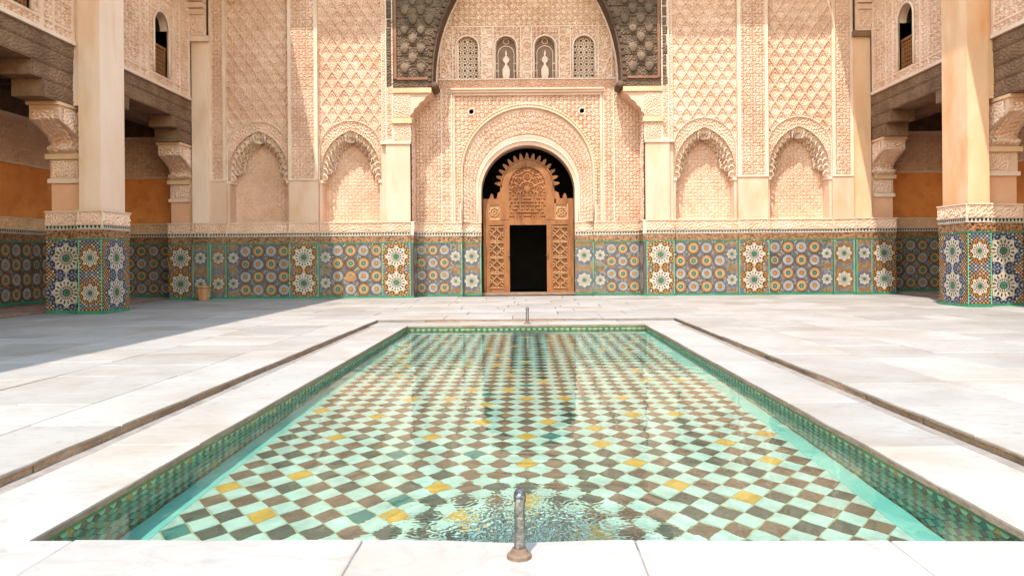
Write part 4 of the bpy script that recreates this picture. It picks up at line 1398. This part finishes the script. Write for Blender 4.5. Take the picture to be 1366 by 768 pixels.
for a, b in ((652, 668), (740, 758.4)):                           # square star panels
    x0, x1, z0, z1 = DX(a), DX(b), DZ(293), DZ(272)
    relief('star_panel', dr, (x0, DY + .035, z0), XA, ZA, FR, x1 - x0, z1 - z0, lambda u, v: np.where((np.minimum(np.minimum(u, x1 - x0 - u), np.minimum(v, z1 - z0 - v)) < .03), 1, star8(u - (x1 - x0) / 2, v - (z1 - z0) / 2)), .015, .03, mat='door_light')
for a, b in ((652, 673.5), (736, 758.5)):                       # strapwork lattice panels
    x0, x1, z0, z1 = DX(a) + .001, DX(b) - .001, DZ(386), DZ(300)
    pn = empty('strapwork_panel'); pn.parent = dr
    q = MB(); q.box(x0, x1, DY + .05, DY + .085, z0, z1); q.build('backing_board', 'door', pn)
    m0, m1 = x0 + .035, x1 - .035
    q = MB(); q.box(x0, m0, DY + .005, DY + .05, z0, z1); q.box(m1, x1, DY + .005, DY + .05, z0, z1); q.build('edge_bead', 'door', pn)
    cz = (z1 - z0 - .06) / 4; w = m1 - m0
    for r_ in range(4):
        zb_ = z0 + .03 + r_ * cz; zt_ = zb_ + cz
        q = MB()
        q.box(m0, m1, DY + .0, DY + .05, zb_, zb_ + .022); q.box(m0, m1, DY + .0, DY + .05, zt_ - .035, zt_ - .012)
        def strap(u0, v0, u1, v1, t_=.026):
            p0 = Vector((m0 + u0 * w, 0, zb_ + .02 + v0 * (cz - .05))); p1 = Vector((m0 + u1 * w, 0, zb_ + .02 + v1 * (cz - .05)))
            d = (p1 - p0).normalized(); nn_ = Vector((d.z, 0, -d.x)) * t_ / 2
            ps = [p0 - nn_, p1 - nn_, p1 + nn_, p0 + nn_]
            q.extrude([(p.x, p.z) for p in ps], 'y', DY + .008, DY + .05)
        strap(0, .35, .65, 1); strap(.35, 0, 1, .65); strap(0, .65, .65, 0); strap(.35, 1, 1, .35)
        strap(0, .9, .3, .65, .018); strap(.7, .35, 1, .08, .018)
        q.build('strapwork', 'door_light', pn)
for sx, px in ((1, 679), (-1, 730)):
    q = MB(); q.tube([(DX(px), DY - .02, 1.10), (DX(px), DY - .06, 1.10)], .03, 10); q.build('knob', 'rust', dr)

# ------------------------------------------------------------------ bucket
bk = empty('bucket'); tag(bk, 'tapered brown wooden bucket on the floor against the tiled corner', 'bucket')
bx_, by_ = (271 - 701) * 18.5 / 960, 18.50
ns = 10
for i in range(ns):
    a0, a1 = 2 * math.pi * i / ns, 2 * math.pi * (i + .96) / ns
    V = []
    for r_, z in ((.135, .005), (.20, .37)):
        for rr2 in (r_, r_ - .018):
            for a in (a0, a1): V.append((bx_ + rr2 * math.cos(a), by_ + rr2 * math.sin(a), z))
    mesh_obj('stave', V, [(0, 1, 5, 4), (2, 6, 7, 3), (4, 5, 7, 6), (0, 4, 6, 2), (1, 3, 7, 5), (0, 2, 3, 1)], 'bucket', bk)
q = MB(); q.tube([(bx_, by_, .004), (bx_, by_, .03)], [.125, .13], 20); q.build('base', 'bucket', bk)
q = MB(); q.tube([(bx_, by_, .30), (bx_, by_, .32)], [.1925, .196], 20, cap=False); q.build('hoop', 'rust', bk)

# ------------------------------------------------------------------ side arcades
def corb(f, depth):
    """reach of the bracket at height fraction f: small foot roll, waist, then a hollow sweep to a square block"""
    foot = .13 * np.exp(-((f - .12) / .10) ** 2)
    sweep = (depth - .08) * np.clip((f - .22) / .52, 0, 1) ** 1.7
    return .03 + np.maximum(foot, sweep)

def corbel(parent, W, sgn, yf, dirn, depth=.70, z0=3.12, z1=4.02):
    """plaster bracket: dirn -1 reaches toward the camera, +1 away"""
    c = empty('corbel'); c.parent = parent
    xa, xb = W + sgn * .06, W + sgn * .62
    lo, hi = min(xa, xb), max(xa, xb)
    prof = [(yf - dirn * .25, z0), (yf + dirn * .02, z0)]
    n_l = 6
    for k in range(n_l):
        for j in range(6):
            f = (k + j / 6) / n_l
            prof.append((yf + dirn * (corb(f, depth) - .02 * math.sin(math.pi * j / 6)), z0 + (z1 - .12 - z0) * f))
    prof += [(yf + dirn * (depth - .06), z1 - .12), (yf + dirn * (depth - .06), z1 - .06), (yf - dirn * .25, z1 - .06)]
    q = MB(); q.extrude(prof, 'x', lo, hi); q.build('scroll', 'plaster', c)
    q = MB(); y0, y1 = sorted((yf - dirn * .25, yf + dirn * depth)); q.box(lo - .03, hi + .03, y0, y1, z1 - .0595, z1); q.build('abacus', 'ochre_stucco', c)
    # carved cheek on the courtyard side and carved front strip
    def chk(u, v):
        return (v < (z1 - z0) * .80) & (u < .12 + .45 * np.clip(v / .8, 0, 1) ** 1.35)
    if dirn < 0:
        yy0 = yf + .22
        relief('cheek_carving', c, (W + sgn * .056, yy0, z0 + .05), (0, -1, 0), ZA, (-sgn, 0, 0), .75, z1 - z0 - .14,
               lambda u, v: lab(u, v, 0, .07), .02, .018, mask=lambda u, v: u < .18 + corb((v + .05) / (z1 - .12 - z0), depth))
        # front: carved ribs following the curve
        G = []
        us = np.linspace(lo + .08, hi - .08, 24); fs = np.linspace(.05, .96, 44)
        for f in fs:
            yv = yf + dirn * (corb(f, depth) + .004)
            row_ = []
            for x in us:
                h = float(lab(np.array(x * 1.0), np.array(f * .95), 0, .085)) * 1.6
                row_.append((x, yv + dirn * h * .02, z0 + (z1 - .12 - z0) * f))
            G.append(row_)
        grid_obj('front_carving', np.array(G), 'stucco', c)
    return c

def upper_window(parent, W, sgn, yc, hw=.36, z0=5.46, zc=6.62):
    w = empty('arched_window'); w.parent = parent
    n_ = (-sgn, 0, 0)
    depth = .20
    def P(y, x, z): return (W + sgn * x, y, z)
    pts = arch_pts(yc, hw, zc, z0, 12)
    a = np.array([P(p[0], -.02, p[2]) for p in pts]); b = np.array([P(p[0], depth, p[2]) for p in pts])
    grid_obj('reveal', np.array([a, b]), 'stucco', w, smooth=True)
    t = MB(); t.tube(a, .03, 6); t.build('arch_trim', 'trim', w, True)
    q = MB(); q.box(*sorted((W + sgn * 0.0, W + sgn * depth)), yc - hw, yc + hw, z0 - .04, z0); q.build('sill', 'trim', w)
    q = MB(); x0, x1 = sorted((W + sgn * .74, W + sgn * .79)); q.box(x0, x1, yc - hw, yc + hw, z0 - .03, 7.1); q.build('shade_panel', 'void', w)  # near-black panel standing in for the shade inside the window
    c2 = b.copy(); c2[:, 0] = W + sgn * .75
    fl = [P(yc - hw, depth, z0), P(yc + hw, depth, z0), P(yc + hw, .75, z0), P(yc - hw, .75, z0)]
    tn = grid_obj('shade_lining', np.array([b, c2]), 'void', w, smooth=True)  # lining coloured near-black so the window depth reads as shade
    mesh_obj('shade_lining_floor', fl, [(0, 1, 2, 3)], 'void', w)
    # turned-wood balustrade
    bl = empty('balustrade'); bl.parent = w
    xa, xb = sorted((W + sgn * .07, W + sgn * .12)); zt = z0 + .74
    q = MB(); q.box(xa - .015, xb + .015, yc - hw, yc + hw, zt - .06, zt); q.box(xa, xb, yc - hw, yc + hw, z0, z0 + .05); q.box(xa, xb, yc - hw, yc - hw + .05, z0 + .05, zt - .06); q.box(xa, xb, yc + hw - .05, yc + hw, z0 + .05, zt - .06)
    q.build('rail_frame', 'door', bl)
    q = MB()
    nv_, nh = 6, 6
    for i in range(nv_):
        y_ = yc - hw + .05 + (i + .5) * (2 * hw - .1) / nv_; q.box(xa + .01, xb - .01, y_ - .012, y_ + .012, z0 + .05, zt - .06)
    for j in range(nh):
        zz = z0 + .05 + (j + .5) * (zt - .11 - z0) / nh; q.box(xa + .012, xb - .012, yc - hw + .05, yc + hw - .05, zz - .012, zz + .012)
    q.build('lattice', 'door', bl)
    q = MB(); q.box(xb - .008 if sgn > 0 else xa, xb if sgn > 0 else xa + .008, yc - hw + .05, yc + hw - .05, z0 + .05, zt - .06); q.build('back_panel', 'wood', bl)
    return w

def arcade(sgn, W, side):
    dirx = -sgn                                                # towards the court
    wins = ((17.25, 12.35) if sgn < 0 else (17.05, 12.0))
    # ---- near pier
    p = empty('arcade_pier')
    tag(p, f'tall {"pale " if sgn < 0 else "sunlit "}plaster pier with tiled base at the {side} edge of the photo', 'pier', 'tall piers of the side arcades')
    xA = W + dirx * .55; xB = W + dirx * .08; xCo = W + sgn * .70
    yB0, yB1, yC0, yC1 = 13.86, 14.80, 14.12, 14.62
    def bx2(name, xa, xb, y0, y1, z0, z1, mat, par): return box(name, min(xa, xb), max(xa, xb), y0, y1, z0, z1, mat, par)
    bx2('base_core', xA + sgn * .06, xB - sgn * .0, yB0 + .06, yB1 - .06, 0, CB, 'plaster', p)
    bx2('base_core', xB, xCo - sgn * .06, yC0 + .06, yC1 - .0, 0, CB, 'plaster', p)
    U = (1, 0, 0)
    a, b = sorted((xA, xB)); dado(p, (a, yB0, 0), U, FR, b - a, 'star', 0 if sgn < 0 else 0)
    a, b = sorted((xB, xCo)); dado(p, (a, yC0, 0), U, FR, b - a, 'star', 1, (False, False))
    # court face (towards the court) and its return beyond
    dado(p, (xA, yB0 if sgn < 0 else yB1, 0), (0, 1, 0) if sgn < 0 else (0, -1, 0), (dirx, 0, 0), yB1 - yB0, 'star', 1, (False, False))
    dado(p, (xA, yB1, 0) if sgn < 0 else (xB, yB1, 0), (-1, 0, 0), (0, 1, 0), abs(xA - xB), 'star', 0)
    bx2('shaft', xA + sgn * .05, xB, yB0 + .05, yB1 - .05, CB, TOP, 'plaster_pale' if sgn < 0 else 'plaster_ochre', p)
    bx2('shaft_back', xB + sgn * .0005, W + sgn * .45, yB0 + .075, yB1 - .075, 4.03, TOP, 'plaster_pale' if sgn < 0 else 'plaster_ochre', p)
    bx2('jamb', xB + sgn * .001, xCo - sgn * .08, yC0 + .05, yC1 + .1, CB, 2.55, 'peach', p)
    bx2('jamb_return', xB - sgn * .0005, xB + sgn * .14, yC0 + .045, yC1 + .101, CB, 2.552, 'plaster', p)
    bx2('impost', xB + sgn * .001, xCo - sgn * .03, yC0 - .0, yC1 + .12, 2.552, 2.64, 'trim', p)
    bx2('impost_block', xB + sgn * .001, xCo - sgn * .07, yC0 + .03, yC1 + .1, 2.64, 3.02, 'plaster', p)
    relief('impost_carving', p, (min(xB, xCo - sgn * .07) + .04, yC0 + .028, 2.67), XA, ZA, FR, .52, .32, lambda u, v: lab(u, v, 3, .065), .018, .02)
    bx2('cap_moulding', xB + sgn * .001, xCo - sgn * .0, yC0 - .03, yC1 + .15, 3.02, 3.12, 'ochre_stucco', p)
    bx2('spandrel_block', xB + sgn * .001, xCo - sgn * .07, yC0 + .08, yC1 + .08, 3.12, 4.1, 'plaster', p)
    corbel(p, W, sgn, yC0 + .06, -1); corbel(p, W, sgn, yC1 + .08, 1)
    # ---- corner pier against the back wall
    c = empty('corner_pier')
    tag(c, f'short corner pier with tiled base and bracket where the {side} gallery meets the end wall', 'pier', 'corner piers')
    xa, xb = W, W + sgn * .66
    a, b = sorted((xa, xb)); dado(c, (a, 18.88, 0), U, FR, b - a, 'star', 0, (sgn > 0, sgn < 0))
    dado(c, (xb, 19.6 if sgn < 0 else 18.88, 0), (0, -1, 0) if sgn < 0 else (0, 1, 0), (sgn, 0, 0), .72, 'star', 1, (False, False))
    bx2('base_core', xa, xb - sgn * .06, 18.94, 19.94, 0, CB, 'plaster', c)
    bx2('jamb', xa + sgn * .1, xb - sgn * .05, 18.93, 19.94, CB, 2.55, 'peach', c)
    bx2('jamb_return', xa + sgn * .0, xa + sgn * .0995, 18.92, 19.94, CB, 4.1, 'plaster', c)
    bx2('impost', xa + sgn * .1, xb, 18.89, 19.94, 2.552, 2.64, 'trim', c)
    bx2('impost_block', xa + sgn * .1, xb - sgn * .04, 18.92, 19.94, 2.64, 3.02, 'plaster', c)
    relief('impost_carving', c, (min(xa, xb) + .09, 18.918, 2.67), XA, ZA, FR, .48, .32, lambda u, v: lab(u, v, 3, .065), .018, .02)
    bx2('cap_moulding', xa + sgn * .1, xb + sgn * .02, 18.86, 19.94, 3.02, 3.12, 'ochre_stucco', c)
    bx2('spandrel_block', xa + sgn * .1, xb - sgn * .05, 18.98, 19.94, 3.12, 4.1, 'plaster', c)
    corbel(c, W, sgn, 18.94, -1)
    # ---- timber lintel: stacked carved beams
    lt = empty('timber_lintel')
    tag(lt, f'weathered carved cedar lintel beams spanning the {side} gallery openings', 'lintel', 'timber lintels')
    xo, xi = W + sgn * .02, W + sgn * .60
    def beam(name, y0, y1, z0, z1, in_=0.0, mat='wood', carve=.075):
        o = bx2(name, xo + sgn * in_, xi, y0, y1, z0, z1, mat, lt)
        relief('beam_carving', o, (xo + sgn * (in_ - .003), max(y0, 10.2) + .02, z0 + .025), YA, ZA, (-sgn, 0, 0), y1 - max(y0, 10.2) - .04, z1 - z0 - .05,
               lambda u, v: lab(u * .6, v + z0, 2, carve * .8), .019, .013, mat=mat)
        return o
    yS, yE = 3.0, 18.9
    for (y0, y1) in ((yS, yB0 + .06), (yB1 - .06, yE)):
        beam('beam', y0, y1, 4.92, 5.17, -.01); beam('beam', y0, y1, 4.62, 4.915)
    for (y0, y1) in ((12.75, yB0 + .06), (yB1 - .06, 15.9), (17.8, yE)):
        beam('short_beam', y0, y1, 4.34, 4.615, .01)
    for (y0, y1) in ((13.05, yB0 + .3), (yB1 - .3, 15.6), (18.1, yE)):
        beam('short_beam', y0, y1, 4.02, 4.335, .02)
    # ---- upper wall over the lintel
    u = empty('upper_wall')
    tag(u, f'carved stucco upper wall with arched lattice window above the {side} gallery', 'wall', 'upper walls of the side galleries')
    bx2('eaves_band', W + sgn * .02, W + sgn * .8, -3, 18.71, 9.001, TOP, 'plaster', u)
    for (y0, y1) in ((-3, 9.9),):
        bx2('plain_wall', W + sgn * .01, W + sgn * .8, y0, y1, 5.23, 9.0, 'plaster', u)
    hw, z0, zc = .36, 5.46, 6.62
    segs = [(9.9, yB0 + .06), (yB1 - .06, 18.71)]
    for (y0, y1), wy in zip(segs[::-1], wins):
        # wall mass with the window cut out
        q = MB(); xa_, xb_ = sorted((W + sgn * .03, W + sgn * .8))
        q.box(xa_, xb_, y0, wy - hw, 5.23, 9.0); q.box(xa_, xb_, wy + hw, y1, 5.23, 9.0); q.box(xa_, xb_, wy - hw, wy + hw, 5.23, z0 - .04); q.box(xa_, xb_, wy - hw, wy + hw, zc + hw, 9.0)
        q.build('wall_mass', 'stucco', u)
        def hf(a_, v_, y0=y0, y1=y1, wy=wy):
            yy = a_ + y0; zz = v_ + 5.25
            h = flora(yy - wy, zz, .26, 0, .25)
            fr_ = (np.abs(np.abs(yy - wy) - .62) < .04) | (np.abs(zz - 5.42) < .03) | (np.abs(np.abs(yy - wy) - .95) < .03) | ((np.abs(zz - 7.35) < .04) & (np.abs(yy - wy) < .65)) | (yy < y0 + .08) | (yy > y1 - .08)
            return np.where(fr_, 1.25, np.where(np.abs(np.abs(yy - wy) - .785) < .13, stars(yy, zz, .16, 3), h))
        ys = max(y0, 10.3)
        relief('carved_field', u, (W + sgn * .028, y0, 5.25), YA, ZA, (-sgn, 0, 0), y1 - y0, 8.6 - 5.25, hf, .019, .042,
               mask=lambda a_, v_, y0=y0, wy=wy, ys=ys: (a_ + y0 > ys) & ~in_arch(a_ + y0, v_ + 5.25, wy, hw, zc) | (v_ + 5.25 < z0) & (a_ + y0 > ys))
        bx2('string_course', W - sgn * .05, W + sgn * .3, y0, y1, 5.172, 5.245, 'trim', u)
        upper_window(u, W, sgn, wy, hw, z0, zc)
    # ---- projecting eaves (tiled roof edge high above the frame)
    edge = -6.6 if sgn < 0 else 7.73
    ev = empty('roof_eaves'); tag(ev, f'projecting cedar eaves high above the {side} gallery', 'eaves', 'roof eaves round the courtyard')
    bx2('soffit_boarding', edge, W + sgn * 3.4, -3, 20.6, TOP + .002, TOP + .12, 'wood', ev)
    for i in range(40):
        y_ = -2.8 + i * .58
        bx2('rafter', edge + sgn * .04, W, y_, y_ + .12, TOP - .16, TOP + .0015, 'wood', ev)
    # ---- gallery behind
    g = empty('gallery_wall')
    xw = W + sgn * 2.95
    tag(g, f'orange plaster wall with tiled dado inside the {side} gallery', 'wall', 'inner walls of the side galleries')
    bx2('side_core', xw + sgn * .07, xw + sgn * .5, 6, 20.4, 0, TOP, 'orange', g)
    bx2('end_core', W + sgn * .7, xw + sgn * .069, 19.77, 20.4, 0, 5.1, 'orange', g)
    bx2('light_stop_wall', W + sgn * .1, xw + sgn * .069, 5.6, 6.0, 0, 5.1, 'orange', g)  # unseen end wall added to keep daylight from flooding the gallery
    yg0 = 11.5 if sgn < 0 else 12.0
    # end wall
    a, b = sorted((W + sgn * .66, xw))
    gz = .035
    dado(g, (a, 19.7, gz), XA, FR, b - a, 'grid', 3, (False, False), 'ochre_stucco', z0=0)
    a2, b2 = a, b
    relief('carved_frieze', g, (a2, 19.745, 3.32), XA, ZA, FR, b2 - a2, 1.0, lambda u_, v_: flora(u_, v_, .26, 0, .1), .018, .045)
    q = MB(); q.box(a2, b2, 19.70, 19.77, 3.26, 3.319); q.box(a2, b2, 19.70, 19.77, 4.321, 4.4); q.build('frieze_moulding', 'trim', g)
    # side wall
    L = 19.7 - yg0
    if sgn < 0: dado(g, (xw, yg0, gz), (0, 1, 0), (dirx, 0, 0), L, 'grid', 4, (False, False), 'ochre_stucco', z0=0)
    else: dado(g, (xw, 19.7, gz), (0, -1, 0), (dirx, 0, 0), L, 'grid', 4, (False, False), 'ochre_stucco', z0=0)
    relief('carved_frieze', g, (xw + sgn * .045, yg0, 3.32), YA, ZA, (dirx, 0, 0), L, 1.0, lambda u_, v_: flora(u_, v_, .26, 0, .1), .019, .045)
    q = MB(); x_0, x_1 = sorted((xw, xw + sgn * .07)); q.box(x_0, x_1, yg0, 19.7, 3.26, 3.319); q.box(x_0, x_1, yg0, 19.7, 4.321, 4.4); q.build('frieze_moulding', 'trim', g)
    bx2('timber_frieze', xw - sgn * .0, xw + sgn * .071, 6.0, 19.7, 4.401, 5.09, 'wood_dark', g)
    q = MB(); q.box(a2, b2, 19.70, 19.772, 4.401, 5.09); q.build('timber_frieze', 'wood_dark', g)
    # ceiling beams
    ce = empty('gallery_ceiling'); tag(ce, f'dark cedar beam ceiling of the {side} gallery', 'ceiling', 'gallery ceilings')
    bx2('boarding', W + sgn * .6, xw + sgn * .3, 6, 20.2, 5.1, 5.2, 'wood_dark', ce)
    for i in range(18):
        y_ = 10.0 + i * .55
        bx2('joist', W + sgn * .6, xw, y_, y_ + .16, 4.86, 5.099, 'wood_dark', ce)
    bx2('wall_plate', W + sgn * .605, W + sgn * .95, 6, 19.69, 4.45, 4.855, 'wood_dark', ce)
arcade(-1, XL, 'left')
arcade(1, XR, 'right')

# back eaves
ev = empty('roof_eaves'); tag(ev, 'projecting cedar eaves high above the carved end wall', 'eaves', 'roof eaves round the courtyard')
YE = YB - 1.2
box('soffit_boarding', -6.55, 7.68, YE, 20.6, TOP + .004, TOP + .12, 'wood', ev)
for i in range(26):
    x = -6.6 + i * .55
    box('rafter', x, x + .12, YE + .04, 18.85, TOP - .15, TOP + .003, 'wood', ev)
box('roof_deck', -12.4, 12.6, 19.5, 24, TOP + .2, TOP + .4, 'wood', ev)

bpy.context.view_layer.update()

for o in bpy.data.objects:
    if o.parent is pool or o is pool: o.cycles.is_caustics_receiver = True
